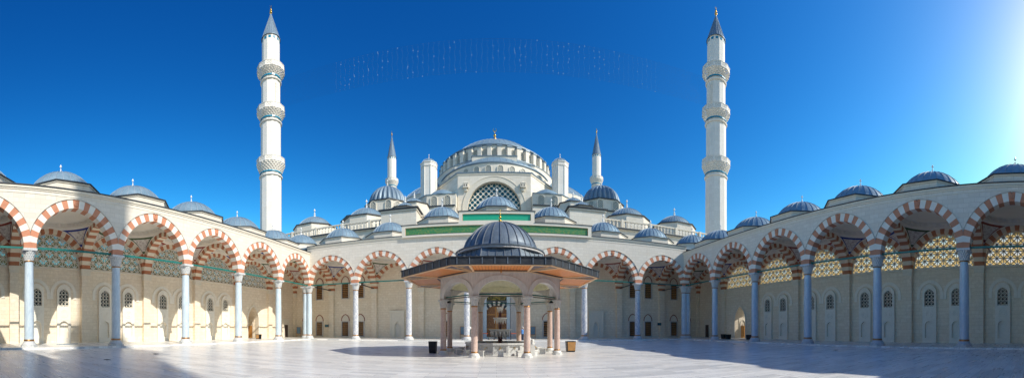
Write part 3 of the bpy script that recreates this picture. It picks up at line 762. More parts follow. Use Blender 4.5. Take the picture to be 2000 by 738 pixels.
o = put_minaret(far, (52.0, 173.5, 0), 'slender distant minaret rising behind the right ribbed dome')

# ------------------------------------------------------------------ mosque
MX = -.7
mq = thing('mosque', (MX, 0, 0), 0, 'large domed mosque of pale stone with lead roofs above the far arcade', 'mosque')
def awin(a, z0, zs, c=.05, frame_=.16, key='palegl', lat=True):
    f = MB(); arch_band(f, a, frame_, z0, zs, c, -.22, .05, 0); f.box(-a - frame_, a + frame_, -.24, .05, z0 - .16, z0, 0)
    g = MB(); g.face([(x, -.04, z) for x, z in arch_outline(a, z0, zs, c)])
    if lat:
        R = a + c; ins = lambda x, z: z0 < z and abs(x) < a and (z < zs or (abs(x) + c) ** 2 + (z - zs) ** 2 < R * R)
        lattice(g, ins, (-a, a, z0, zs + R), [(pi / 4, .42, 0), (-pi / 4, .42, 0)], .085, -.13, -.07, 1, ds=.06)
    return f.mesh('window', ('white',)), g.mesh('pane', (key, 'lattice'))
def put_win(W, x, y, rz, z=0, parent=None):
    o = ob('window', W[0], parent or mq, (x, y, z), rz); ob('pane', W[1], o); return o
# main drum and dome
CY = 127
mb = MB(); n = 80
mb.lathe([(19.0, 50), (19.0, 59.5), (19.5, 59.7), (19.5, 59.95), (18.2, 60.4), (17.6, 60.4)], n, (0, CY), [0, 1, 1, 1, 1], False)
mb.lathe([(21.6, 50), (21.6, 53.9), (21.8, 54.0), (21.8, 54.2), (19.0, 54.8)], n, (0, CY), [0, 0, 1, 1], False)
NW = 40
for k in range(NW):
    a = 2 * pi * (k + .5) / NW - pi / 2
    mb.T = Matrix.Translation((0, CY, 0)) @ Matrix.Rotation(a, 4, 'Z')
    mb.prism([(18.9, -.75), (20.3, -.62), (20.3, .62), (18.9, .75)], 54.2, 58.6, 0); mb.prism([(18.9, -.75), (20.5, -.8), (20.5, .8), (18.9, .75)], 58.6, 58.95, 1)
    mb.prism([(18.9, -.75), (20.2, -.6), (20.2, .6), (18.9, .75)], 58.95, 59.7, 1, [(18.2, -.75), (18.6, -.6), (18.6, .6), (18.2, .75)])
mb.T = Matrix.Identity(4)
dr = part('drum', mb, ('mosq', 'leadt'), mq)
W1 = awin(.78, 55.3, 57.6)
for k in range(NW):
    a = 2 * pi * k / NW - pi / 2
    if sin(a) < .35: put_win(W1, 19.02 * cos(a), CY + 19.02 * sin(a), a + pi / 2, parent=dr)
d = part('main_dome', dome_mb(17.7, 8.5, 60.3, 56, (0, CY), .14, .06, seg=96), ('lead', 'leadr'), mq)
ob('finial', finial_mesh(6.3, 1.25, 'gold'), d, (0, CY, 68.8))
for s in (-1, 1):   # stepped blocks at the drum foot
    pass
mb = MB(); mb.box(-6.9, 6.9, 105.6, 110, 50, 54.9); mb.box(-7.1, 7.1, 105.4, 110, 54.9, 55.1, 1); part('parapet_block', mb, ('mosq', 'leadt'), mq)
for x in (-12.6, 9.2): mb = MB(); mb.box(x, x + 3.4, 108, 112, 48, 53.4); mb.box(x - .2, x + 3.6, 107.8, 112, 53.4, 53.6, 1); part('parapet_block', mb, ('mosq', 'leadt'), mq)
# half dome
HC = 122; mb = MB()
mb.lathe([(19, 40), (19, 51.55), (19.35, 51.7), (19.35, 51.95), (19.0, 52.0)], 72, (0, HC), [0, 1, 1, 1], False, a0=pi, a1=2 * pi)
hd = part('half_dome_drum', mb, ('mosq', 'leadt'), mq)
W2 = awin(.85, 48.2, 49.9)
for k in range(-7, 7):
    a = -pi / 2 + radians(10.9) * (k + .5); put_win(W2, 19.02 * cos(a), HC + 19.02 * sin(a), a + pi / 2, parent=hd)
d = part('half_dome', dome_mb(19, 8.6, 51.95, 30, (0, HC), .14, .06, seg=64, a0=pi, a1=2 * pi), ('lead', 'leadr'), mq)
# side half domes
for s in (-1, 1):
    d = MB(); dome_mb(16.5, 8, 48, 48, (s * 20, 130), .14, .06, mb=d); d.lathe([(16.5, 36), (16.5, 48)], 48, (s * 20, 130), 2, False)
    part('side_half_dome', d, ('lead', 'leadr', 'mosq'), mq)
# frontispiece wall with great window
mb = MB(); a = 7.8; h = arch_hole(0, a, 30, 36.9, 0)
pierced(mb, arch_xs(0, a, 32) + [-10.7, 10.7], 20, 47.2, [h], 100, 102.2, 0)
for s in (-1, 1):
    mb.prism([(s * 10.7, 100.0), (s * 26.3, 119.8), (s * 26.3, 124), (s * 8.5, 124), (s * 8.5, 102.3)], 20, 47.2)
mb.prism([(-10.7, 102.2), (10.7, 102.2), (10.7, 124), (-10.7, 124)], 46, 47.19)
wf = part('front_wall', mb, ('mosq',), mq)
mb = MB(); P = [(-10.9, 99.7), (10.9, 99.7), (26.7, 119.7), (26.7, 124), (-26.7, 124), (-26.7, 119.7)]; mb.prism(P, 47.2, 47.45)
mb.prism([(x * 1.0, y + .0) for x, y in [(-10.78, 99.86), (10.78, 99.86), (26.5, 119.8), (26.5, 124), (-26.5, 124), (-26.5, 119.8)]], 46.7, 47.195, 1)
part('front_cornice', mb, ('leadt', 'white'), mq)
mb = MB(); arch_band(mb, a, 1.35, 30, 36.9, 0, 99.9, 100.3, 0, n=24); arch_band(mb, a + 1.35, .12, 30, 36.9, 0, 99.8, 100.2, 0, n=24)
gw = part('great_window', mb, ('white',), mq)
mb = MB(); mb.face([(x, 101.6, z) for x, z in arch_outline(a, 30, 36.9, 0, 28)]); part('pane', mb, ('tealglass',), gw)
# lattice plate pierced by round holes
mb = MB(); sp = 1.62; R0 = .66
rows = int(16 / (sp / 2))
for i in range(-16, 17):
    for j in range(-2, 22):
        if (i + j) % 2: continue
        X, Z = i * sp / 2, 31.0 + j * sp / 2
        if (X * X + (max(Z, 36.9) - 36.9) ** 2) > 7.75 ** 2: continue
        # diamond cell with a round hole in it
        dia = []
        for k in range(16):
            t = 2 * pi * k / 16; q = (sp / 2) / (abs(cos(t)) + abs(sin(t))); dia.append((q * cos(t), q * sin(t)))
        for k in range(16):
            t0, t1 = 2 * pi * k / 16, 2 * pi * (k + 1) / 16; d0, d1 = dia[k], dia[(k + 1) % 16]
            r_ = R0 * .78
            P = [(X + r_ * cos(t0), Z + r_ * sin(t0)), (X + d0[0], Z + d0[1]), (X + d1[0], Z + d1[1]), (X + r_ * cos(t1), Z + r_ * sin(t1))]
            if max(x * x + (max(z, 36.9) - 36.9) ** 2 for x, z in P) > 7.85 ** 2: continue
            mb.face([(x, 101.2, z) for x, z in P]); mb.face([(P[0][0], 101.2, P[0][1]), (P[3][0], 101.2, P[3][1]), (P[3][0], 101.45, P[3][1]), (P[0][0], 101.45, P[0][1])])
part('lattice', mb, ('lattice',), gw)
# stone bird houses on the front wall
for s in (-1, 1):
    mb = MB(); X = s * 8.35; z = 44.0
    mb.box(X - .7, X + .7, 99.2, 100, z - 1.1, z + .1, 0); mb.prism([(X - .8, 99.1), (X + .8, 99.1), (X + .8, 100), (X - .8, 100)], z + .1, z + .5, 0, [(X - .2, 99.6), (X + .2, 99.6), (X + .2, 100), (X - .2, 100)])
    mb.prism([(X - .45, 99.5), (X + .45, 99.5), (X + .45, 100), (X - .45, 100)], z - 2.1, z - 1.1, 0); mb.box(X - .85, X + .85, 99.05, 100, z - 1.2, z - 1.1, 0)
    for dx in (-.35, .35): mb.box(X + dx - .14, X + dx + .14, 99.17, 99.22, z - .8, z - .25, 1)
    part('birdhouse', mb, ('white', 'woodtr'), mq)
# terraces with small windows either side
W3 = awin(.85, 37.2, 39.0, .1, .2)
for s in (-1, 1):
    mb = MB(); X0, X1 = s * 10.9, s * 19.5
    mb.prism([(X0, 97.4), (X1, 97.4), (s * 23.5, 101), (s * 23.5, 112), (X0, 112)], 20, 40.4); t_ = part('terrace', mb, ('mosq',), mq)
    mb = MB(); mb.prism([(X0, 97.2), (X1 + s * .1, 97.2), (s * 23.8, 100.9), (s * 23.8, 112), (X0, 112)], 40.4, 40.6); mb.prism([(X0, 96.9), (X1 + s * .2, 96.9), (s * 24.3, 101), (s * 24.3, 112), (X0, 112)], 36.2, 36.45)
    mb.lathe([(x_, z_) for x_, z_ in cap_profile(4.4, 2.3, 40.6)], 32, (s * 15.4, 101.5)); part('terrace_roof', mb, ('lead',), t_)
    for x in (13.4, 17.3): put_win(W3, s * x, 97.38, 0, parent=t_)
    put_win(W3, s * 21.5, 99.15, s * radians(42), parent=t_)
    # further lower terrace
    mb = MB(); mb.prism([(s * 10, 88), (s * 40, 88), (s * 44, 92), (s * 44, 120), (s * 10, 120)], 10, 33.5); mb.prism([(s * 10, 87.7), (s * 40.3, 87.7), (s * 44.4, 92), (s * 44.4, 120), (s * 10, 120)], 33.5, 33.8, 1)
    part('lower_terrace', mb, ('mosq', 'leadedge'), mq)
# weight towers
for s in (-1, 1):
    mb = MB(); c = (s * 20.7, 107); mb.prism(OCT(2.35, c), 30, 52.6); mb.prism(OCT(2.5, c), 52.6, 53.7); mb.prism(OCT(2.65, c), 53.7, 53.95)
    for x, y in OCT(2.33, c): mb.lathe([(.16, 40), (.16, 52.4)], 8, (x, y))
    t_ = part('weight_tower', mb, ('min',), mq); tt = part('tower_dome', dome_mb(2.5, 1.6, 53.9, 16, c, .09, .06), ('lead', 'leadr'), t_); ob('finial', ME['fin'], t_, (c[0], c[1], 55.5), scale=(.8, .8, .75))
# ribbed domes on octagonal drums
W4 = awin(.75, 34.6, 36.1, .1, .2)
for s in (-1, 1):
    mb = MB(); c = (s * 30.6, 95); mb.prism(OCT(5.9, c), 20, 37.2); mb.prism(OCT(6.2, c), 37.2, 37.45, 1); mb.prism(OCT(6.15, c), 37.45, 37.6, 1, OCT(5.6, c))
    t_ = part('dome_drum', mb, ('mosq', 'leadedge'), mq)
    for k in range(8):
        a = -pi / 2 + k * pi / 4
        if k in (0, 1, 7, 2, 6):
            for u in (-2.2, 2.2) if k == 0 else (0,): put_win(W4, c[0] + 5.92 * cos(a) - u * sin(a), c[1] + 5.92 * sin(a) + u * cos(a), a + pi / 2, parent=t_)
    rd = part('ribbed_dome', dome_mb(5.6, 5.4, 37.5, 24, c, .10, .04, lobes=24, depth=.13), ('leadt', 'leadd'), mq); ob('finial', ME['fin'], rd, (c[0], c[1], 43.1), scale=(.9, .9, .9))
# raised gallery in front of the mosque with a balustrade
mb = MB(); mb.box(-50.5, 51.5, 66, 84, 0, 22.0, 0); mb.box(-50.8, 51.8, 65.75, 84, 22.0, 22.2, 0); mb.box(-51, 52, 65.5, 84, 22.2, 22.45, 1)
mb.box(-50.5, 51.5, 65.85, 66, 19.9, 20.1, 0)
gal = part('front_gallery', mb, ('mosq', 'leadedge'), mq)
mb = MB(); x = -50
while x < 51:
    mb.lathe([(.20, 22.45), (.20, 22.65), (.12, 22.75), (.19, 23.1), (.10, 23.5), (.19, 23.65), (.19, 23.8)], 6, (x, 65.9), smooth=False); x += .78
mb.box(-50.4, 51.4, 65.7, 66.1, 23.8, 24.05); mb.box(-50.4, 51.4, 65.68, 66.12, 22.45, 22.55)
for k in range(17): mb.box(-50.5 + k * 6.35, -50.0 + k * 6.35, 65.6, 66.2, 22.45, 24.15)
part('balustrade', mb, ('white',), mq)
for X, zt in ((-43.6, 0), (-29.4, 0), (30.8, 0), (43.7, 0)):
    mb = MB(); c = (X, 75.5); mb.prism(OCT(5.0, c), 22.4, 27.1); mb.prism(OCT(5.25, c), 27.1, 27.3, 1); mb.prism(OCT(5.2, c), 27.3, 27.5, 1, OCT(4.5, c))
    t_ = part('dome_base', mb, ('mosq', 'leadedge'), mq); d = part('dome', dome_mb(4.4, 2.6, 27.4, 40, c, .08, .05), ('lead', 'leadr'), mq); ob('finial', ME['fin'], d, (c[0], c[1], 30.0), scale=(1.05, 1.05, 1.0))
# square blocks that flank the middle, each with a small dome
for s in (-1, 1):
    mb = MB(); x0, x1 = sorted((s * 14.2, s * 21.2)); mb.box(x0, x1, 62.5, 74, 0, 24.4); mb.box(x0 - .15, x1 + .15, 62.3, 74.1, 24.0, 24.25, 0); mb.box(x0 - .4, x1 + .4, 62.1, 74.3, 24.4, 24.62, 1)
    t_ = part('flanking_block', mb, ('mosq', 'leadedge'), mq)
    for (dx, y, zb, R) in ((s * 17.9, 68, 25.9, 1.95), (s * 18.4, 78, 30.2, 2.4)):
        mb = MB(); c = (dx, y); mb.prism(OCT(R + .9, c), 20, zb); mb.prism(OCT(R + 1.15, c), zb, zb + .16, 1); mb.prism(OCT(R + 1.1, c), zb + .16, zb + .35, 1, OCT(R, c)); o = part('dome_base', mb, ('mosq', 'leadedge'), t_)
        d = part('small_dome', dome_mb(R, R * .62, zb + .3, 24, c, .07, .05), ('lead', 'leadr'), t_)
        mb = MB(); mb.lathe(finial_profile(1.9, .4, zb + .3 + R * .62), 10, c); part('finial', mb, ('globe',), t_)

# ------------------------------------------------------------------ string lights between the minarets
ml = thing('hanging_light_net', (-.2, 76.2, 0), 0, 'net of thin cables with tiny lamps strung across the sky between two minarets', 'string lights')
NR = 20; NC = 64; xs_ = 57.2
def sag(X): return 3.9 * (X / 57.0) ** 2
cab = []
pos_all = []
for r in range(NR):
    f = r / (NR - 1); base = 66.2 - 7.3 * f
    mb = MB(); n = 22; pts = []
    for k in range(n + 1):
        X = -xs_ + 2 * xs_ * k / n; pts.append((X, 0, base + sag(X) + 0))
    for p, q in zip(pts, pts[1:]): mb.bar(p, q, .010, .010)
    part('cable', mb, ('black',), ml)
    for c in range(NC):
        X = -38.3 + 76.6 * c / (NC - 1); pos_all.append((X + .13 * sin(r * .9 + c * .7), base + sag(X) - .05))
random.shuffle(pos_all)
def bulb_mb(mb, x, z, r): mb.T = Matrix.Translation((x, 0, z)); mb.lathe([(0, -r), (r * .8, -r * .6), (r, 0), (r * .8, r * .6), (0, r)], 6, smooth=False)
b1 = MB(); bulb_mb(b1, 0, 0, .095); bm_ = b1.mesh('lamp', ('lampglass',))
for x, z in pos_all[:90]: ob('lamp', bm_, ml, (x, 0, z))
mb = MB()
for x, z in pos_all[90:]: bulb_mb(mb, x, z, random.uniform(.02, .04))
o = part('lamps', mb, ('lampglass',), ml); o['kind'] = 'stuff'

# ------------------------------------------------------------------ ablution pavilion
KX, KY = .25, 24.8
kk = thing('fountain_pavilion', (KX, KY, 0), 0, 'octagonal marble pavilion with wide wooden eaves and dark lead dome over the fountain', 'pavilion')
AP = 3.88; HS = AP * tan(pi / 8)
ME['kring'] = None
kc = capital(.20, .285, .60, 3, 24).mesh('capital', ('kcap',))
mb = MB(); mb.lathe([(.20, .28), (.20, 2.0), (.185, 3.12)], 24); ks_ = mb.mesh('column', ('pink',))
mb = MB(); mb.prism(OCT(.34), 0, .10); mb.lathe([(.31, .10), (.32, .15), (.26, .22), (.21, .28)], 20); mb.lathe([(.205, .26), (.22, .27), (.22, .34), (.205, .36)], 20, m=1); kb = mb.mesh('column_base', ('bowl', 'copper'))
mb = MB(); mb.lathe([(.19, 3.06), (.205, 3.08), (.205, 3.14), (.19, 3.15)], 20); kn = mb.mesh('collar', ('copper',))
for k in range(8):
    a = pi / 8 + k * pi / 4; R = AP / cos(pi / 8) ; c = ob('column', ks_, kk, (R * cos(a), R * sin(a), 0)); ob('column_base', kb, c); ob('capital', kc, c, (0, 0, 3.14), a); ob('collar', kn, c)
ah = 1.33
def eh(x): return 3.74 + .98 * sqrt(max(0, 1 - (x / ah) ** 2)) ** .92
for k in range(8):
    a = k * pi / 4 - pi / 2; mb = MB(); hs = HS + .10
    pierced(mb, arch_xs(0, ah, 24) + [-hs, hs], 3.74, 5.24, [(-ah, ah, lambda x: 3.74, eh)], -.17, .17, 0, ends=False)
    n = 20
    for r0, r1, yy in ((1.0, 1.07, -.19), (1.07, 1.25, -.185), (1.25, 1.29, -.205)):
        for j in range(n):
            t0, t1 = pi * j / n, pi * (j + 1) / n
            P = [(ah * r * cos(t), 3.74 + .98 * r * abs(sin(t)) ** .92) for t, r in ((t0, r0), (t0, r1), (t1, r1), (t1, r0))]
            P = [(max(-hs, min(hs, x)), z) for x, z in P]
            mb.polyy(P, yy, -.165, 1)
    w_ = part('arched_wall', mb, ('kiosk', 'basin'), kk, (AP * cos(a), AP * sin(a), 0), a + pi / 2)
    mb = MB(); mb.bar((-HS + .2, 0, 3.86), (HS - .2, 0, 3.86), .05, .07); part('tie_rod', mb, ('teal',), w_)
    # inner cornice, cream with relief
    mb = MB(); mb.box(-HS + .05, HS - .05, .22, .40, 4.75, 5.2)
    for j in range(9): mb.box(-HS + .2 + j * .31, -HS + .36 + j * .31, .40, .44, 4.82, 5.05)
    part('inner_cornice', mb, ('kcream',), kk, (AP * cos(a), AP * sin(a), 0), a + pi / 2)
# ceiling dome
mb = MB(); mb.lathe([(3.75, 5.0), (3.55, 5.22), (3.2, 5.6), (2.2, 6.25), (0, 6.7)], 40); part('ceiling', mb, ('kcream',), kk)
# eave: planked soffit, beams, painted corners, lead fascia
EW = 6.55; z0, z1 = 5.26, 5.21
for k in range(8):
    soff = MB(); bea = MB(); pnts = []; pnt = MB(); tr = MB(); fas = MB(); roof = MB()
    a = k * pi / 4 - pi / 2; T = Matrix.Rotation(a + pi / 2, 4, 'Z')
    for q in (soff, bea, pnt, tr, fas, roof): q.T = T
    i0, o0 = AP + .17, EW - .02; hi, ho = i0 * tan(pi / 8), o0 * tan(pi / 8)
    soff.face([(-hi, -i0, z0), (-ho, -o0, z1), (ho, -o0, z1), (hi, -i0, z0)], 0, uv=[(-hi, 0), (-ho, 1), (ho, 1), (hi, 0)])
    zz = lambda y: z0 + (z1 - z0) * (y - i0) / (o0 - i0) - .03
    bar = lambda q, x0_, y0_, x1_, y1_, w, h=.06, dz=0: q.bar((x0_, -y0_, zz(y0_) - dz), (x1_, -y1_, zz(y1_) - dz), w, h)
    bar(bea, -ho, o0 - .1, ho, o0 - .1, .16); bar(bea, -hi, i0 + .09, hi, i0 + .09, .10, .10)
    bar(tr, -hi * 1.05, i0 + .24, hi * 1.05, i0 + .24, .16, .05)
    for s in (-1, 1):
        # diagonals run from each inner corner to points either side of the outer corner
        bar(bea, s * hi * .98, i0 + .1, s * (ho - 1.0), o0 - .12, .13, .07)
        pnt = MB(); pnt.T = T; pnts.append(pnt); pnt.face([(s * hi, -i0 - .3, zz(i0 + .3) - .0), (s * (ho - 1.0) , -o0 + .14, zz(o0) ), (s * ho * .985, -o0 + .14, zz(o0))], 0)
        bar(bea, s * hi, i0, s * ho, o0, .09, .085)
    fh = .37
    fas.box(-EW * tan(pi / 8), EW * tan(pi / 8), -EW, -EW + .08, z1 - .03, z1 + fh)
    fas.box(-EW * tan(pi / 8) - .02, EW * tan(pi / 8) + .02, -EW - .05, -EW + .06, z1 + fh, z1 + fh + .05)
    for j in range(8):
        x = -EW * tan(pi / 8) + (j + .5) * 2 * EW * tan(pi / 8) / 8; fas.box(x - .025, x + .025, -EW - .03, -EW, z1, z1 + fh, 1)
    roof.face([(-EW * tan(pi / 8), -EW, z1 + fh + .04), (EW * tan(pi / 8), -EW, z1 + fh + .04), (3.25 * tan(pi / 8), -3.25, 6.1), (-3.25 * tan(pi / 8), -3.25, 6.1)], 0)
    for j in range(9):
        t = j / 8 * 2 - 1; roof.bar((t * EW * tan(pi / 8), -EW, z1 + fh + .05), (t * 3.25 * tan(pi / 8), -3.25, 6.11), .05, .07, 1)
    # drum under the dome: sloping lead panels and pale ring
    roof.face([(-3.2 * tan(pi / 8), -3.2, 6.05), (3.2 * tan(pi / 8), -3.2, 6.05), (2.9 * tan(pi / 8), -2.9, 6.95), (-2.9 * tan(pi / 8), -2.9, 6.95)], 0)
    for j in range(6):
        t = j / 5 * 2 - 1; roof.bar((t * 3.2 * tan(pi / 8), -3.2, 6.05), (t * 2.9 * tan(pi / 8), -2.9, 6.95), .05, .08, 1)
    e_ = part('eave_soffit', soff, ('wood',), kk); part('beam', bea, ('wood2',), e_); [part('painted_corner', q, ('painted',), e_) for q in pnts]; part('painted_trim', tr, ('woodtr',), e_)
    part('fascia', fas, ('leadf', 'leadd'), kk); rf = part('roof_slope', roof, ('leadd', 'leaddr'), kk)
mb = MB(); G = lambda a: ngon(40, a); mb.prism(G(3.15), 6.93, 7.08, 0); mb.prism(G(3.22), 7.08, 7.14, 1); mb.prism(G(3.1), 7.14, 7.2, 1, G(2.8)); part('dome_ring', mb, ('kiosk', 'leadd'), kk)
dd = part('dome', dome_mb(2.72, 2.12, 7.12, 28, (0, 0), .05, .05), ('leadd', 'leaddr'), kk); ob('finial', finial_mesh(1.05, .17, 'gold'), dd, (0, 0, 9.3))
mb = MB(); mb.T = Matrix.Translation((0, -EW + 1.0, 5.0)); mb.lathe([(0, -.14), (.05, -.1), (.07, 0), (.04, .06), (.02, .12), (.02, .22)], 12); part('hanging_lamp', mb, ('copper',), kk)

# fountain inside
fn = thing('tiered_fountain', (KX, KY, 0), 0, 'three-tiered marble fountain in a many-sided basin with brass taps', 'fountain')
A16 = 2.44; P16 = lambda ap: ngon(16, ap, -pi / 2)
mb = MB(); mb.prism(P16(2.36), 0, .62); mb.prism(P16(2.5), 0, .14); mb.prism(P16(2.50), .70, .80, cap=False)
h16 = A16 * tan(pi / 16)
mb.prism(P16(2.5), .68, .70)
ri = P16(2.15); ro_ = P16(2.5)
for k in range(16):
    j = (k + 1) % 16; mb.face([(*ro_[k], .80), (*ro_[j], .80), (*ri[j], .80), (*ri[k], .80)]); mb.face([(*ri[k], .80), (*ri[j], .80), (*ri[j], .70), (*ri[k], .70)])
for k in range(16):
    mb.T = Matrix.Rotation(2 * pi * k / 16, 4, 'Z')
    for s in (-1, 1): mb.box(s * (h16 - .055) - .05, s * (h16 - .055) + .05, -A16 - .005, -2.34, .14, .68)
    mb.box(-h16 + .1, h16 - .1, -A16 - .005, -2.34, .60, .68)
    mb.box(-h16 + .1, h16 - .1, -A16 - .005, -2.34, .14, .2)
basin = part('basin', mb, ('basin',), fn)
mb = MB(); mb.face([(x, y, .71) for x, y in P16(2.14)]); 
o = part('water', mb, ('glass',), fn)
tp = MB(); tp.bar((0, -2.36, .50), (0, -2.56, .50), .035, .035); tp.bar((0, -2.55, .50), (-.10, -2.60, .36), .025, .025); tp.lathe([(.05, .485), (.05, .515), (0, .515)], 8, (0, -2.40)); tpm = tp.mesh('tap', ('gold',))
for k in range(16): ob('tap', tpm, fn, (0, 0, 0), 2 * pi * k / 16)
mb = MB()
mb.lathe([(.16, .7), (.16, 1.15), (.10, 1.2), (.10, 3.25)], 8, smooth=False); part('stem', mb, ('porph',), fn)
def bowl(R, zt, h, n):
    b = MB(); b.lathe([(R * .30, zt - h * .75), (R * .55, zt - h * .55), (R * .85, zt - h * .25), (R, zt - .03), (R * 1.02, zt), (R * .9, zt), (R * .6, zt - h * .2), (0, zt - h * .3)], n, smooth=False)
    for k in range(n):     # stone drops below the rim
        a = 2 * pi * (k + .5) / n; r = R * .80; b.lathe([(R * .10, zt - h * .25), (R * .085, zt - h * .6), (R * .03, zt - h * 1.0), (0, zt - h * 1.02)], 6, (r * cos(a), r * sin(a)))
        r = R * .5; b.lathe([(R * .10, zt - h * .45), (R * .06, zt - h * .85), (0, zt - h * 1.2)], 6, (r * cos(a), r * sin(a)))
    return b
part('bowl', bowl(.80, 1.72, .58, 14), ('bowl',), fn); part('bowl', bowl(.52, 2.55, .42, 10), ('bowl',), fn); part('bowl', bowl(.26, 3.30, .36, 8), ('bowl',), fn)
# stools
sm = MB(); sm.box(-.17, .17, -.15, .15, 0, .30, 0); sm.box(-.20, .20, -.18, .18, .30, .36, 1); sm.box(-.19, .19, -.17, .17, 0, .05, 0)
smm = sm.mesh('marble_stool', ('basin', 'bowl'))
for k in range(16):
    a = -pi / 2 + 2 * pi * k / 16
    ob('marble_stool', smm, None, (KX + 3.15 * cos(a), KY + 3.15 * sin(a), 0), a + pi / 2)
stools = [o for o in COL.objects if o.name.startswith('marble_stool')]
ordn = ['first', 'second', 'third', 'fourth', 'fifth', 'sixth', 'seventh']
for k, o in enumerate(stools):
    if k == 0: lb = 'small square marble stool straight in front of the fountain basin'
    elif k == 8: lb = 'small square marble stool hidden straight behind the fountain basin'
    elif k < 8: lb = 'small marble stool, %s to the right round the basin from the front one' % ordn[k - 1]
    else: lb = 'small marble stool, %s to the left round the basin from the front one' % ordn[15 - k]
    tag(o, lb, 'stool', 'marble stools round the fountain basin')
# marble post with ball near the right front column
mb = MB(); mb.box(-.12, .12, -.12, .12, 0, .75); mb.lathe([(.12, .75), (.14, .8), (.07, .86), (.12, .98), (.10, 1.06), (0, 1.1)], 12)
tag(part('marble_post', mb, ('bowl',), None, (KX + 2.05, KY - 2.9, 0)), 'short white marble post with a rounded top right of the basin', 'post')

# ------------------------------------------------------------------ bins and small things
def bin_(loc, label, h=.8, w=.26, rz=0, wood=True):
    t = thing('litter_bin', loc, rz, label, 'litter bin', 'tapered litter bins')
    mb = MB(); mb.prism([(-w, -w), (w, -w), (w, w), (-w, w)], .04, h, 0, [(-w * 1.15, -w * 1.15), (w * 1.15, -w * 1.15), (w * 1.15, w * 1.15), (-w * 1.15, w * 1.15)]); mb.box(-w * .9, w * .9, -w * .9, w * .9, 0, .04)
    mb.box(-w * 1.2, w * 1.2, -w * 1.2, w * 1.2, h, h + .03)
    part('body', mb, ('black',), t)
    if wood:
        mb = MB(); k = w * 1.0; mb.face([(-w * .85, -w * 1.0 - .012, .1), (w * .98, -w * 1.0 - .012, .1), (w * 1.12, -w * 1.15 - .012, h - .03), (-w * .97, -w * 1.15 - .012, h - .03)], uv=[(0, 0), (1, 0), (1, 1), (0, 1)])
        part('slatted_panel', mb, ('slat',), t)
    return t
bin_((-4.55, 24.2, 0), 'black tapered litter bin on the sunlit paving, left of the pavilion', .82, .24, wood=False)
bin_((5.6, 25.6, 0), 'litter bin with a light wooden slatted front, right of the pavilion', .78, .30)
bin_((-34.6, 41.6, ZG), 'small dark litter bin by the doorway in the left arcade', .7, .3)
bin_((33.2, 41.5, ZG), 'dark litter bin left of the glowing doorway in the right arcade', .7, .3, wood=False)
bin_((33.4, 42.9, ZG), 'dark litter bin nearest the corner of the right arcade', .72, .27, wood=False)
bin_((33.4, 36.9, ZG), 'dark litter bin right of the glowing doorway behind a column', .7, .28, wood=False)
def board(loc, rz, label):
    t = thing('notice_board', loc, rz, label, 'notice board', 'framed notice boards')
    mb = MB()
    for a in ((-.45, -.38, .6, 2.0), (.38, .45, .6, 2.0), (-.38, .38, 1.93, 2.0), (-.38, .38, .6, .67)): mb.box(a[0], a[1], -.03, .03, a[2], a[3])
    mb.box(-.42, -.36, -.02, .02, 0, .6); mb.box(.36, .42, -.02, .02, 0, .6); part('frame', mb, ('doorf',), t)
    mb = MB(); mb.box(-.38, .38, -.01, .01, .67, 1.93); part('panel', mb, ('bluecloth',), t)
board((-5.5, 55.6, ZG), 0, 'gold-framed notice board left of the main wooden door'); board((5.9, 55.6, ZG), 0, 'gold-framed notice board right of the main wooden door')
board((-36.2, 55.6, ZG), .6, 'notice board on legs in the left corner of the gallery')
def tv(loc, rz, label):
    t = thing('wall_screen', loc, rz, label, 'screen', 'small wall screens'); mb = MB(); mb.box(-.38, .38, -.05, .05, -.24, .24, 0); part('casing', mb, ('black',), t)
    mb = MB(); mb.box(-.34, .34, -.056, -.05, -.2, .2); part('display', mb, ('screenoff',), t); mb = MB(); mb.bar((0, .03, 0), (0, .35, 0), .06, .06); part('bracket', mb, ('black',), t)
tv((-30.1, 55.7, 2.3), 0, 'small blue screen on the left corner pilaster of the far wall'); tv((28.6, 55.7, 2.6), 0, 'small blue screen on the right corner pilaster of the far wall')
def stan(loc, label):
    t = thing('barrier_post', loc, 0, label, 'barrier post', 'black belt barrier posts before the door'); mb = MB(); mb.lathe([(.17, 0), (.17, .03), (.035, .05), (.035, .95), (.05, .97), (.05, 1.05), (0, 1.06)], 12); part('post', mb, ('black',), t)
    return t
labs = ['black barrier post at the left end before the wooden door', 'second black barrier post from the left before the wooden door', 'black barrier post left of the fountain stem before the door', 'black barrier post right of the fountain stem before the door', 'second black barrier post from the right before the wooden door', 'black barrier post at the right end before the wooden door']
for x, l in zip((-2.3, -1.2, -.35, 1.35, 2.1, 3.3), labs):
    t = stan((x, 51.0, ZG), l)
    if x in (-2.3, 2.1): mb = MB(); mb.box(0, 1.1, -.01, .01, .86, .96); part('belt', mb, ('orange',), t)
def globe_lamp(loc, label):
    t = thing('globe_lamp', loc, 0, label, 'lamp', 'white globe lamps'); mb = MB(); mb.lathe([(.16, 0), (.16, .05), (.03, .08), (.03, 1.55)], 10); part('post', mb, ('black',), t)
    mb = MB(); mb.lathe([(0, 1.5)] + [(.21 * sin(pi * k / 8), 1.71 - .21 * cos(pi * k / 8)) for k in range(1, 8)] + [(0, 1.92)], 14); part('globe', mb, ('globe',), t)
globe_lamp((3.75, 50.2, ZG), 'white globe lamp on a post beside the right rear pavilion column'); globe_lamp((-3.9, 50.2, ZG), 'white globe lamp on a post partly behind the left veined column')
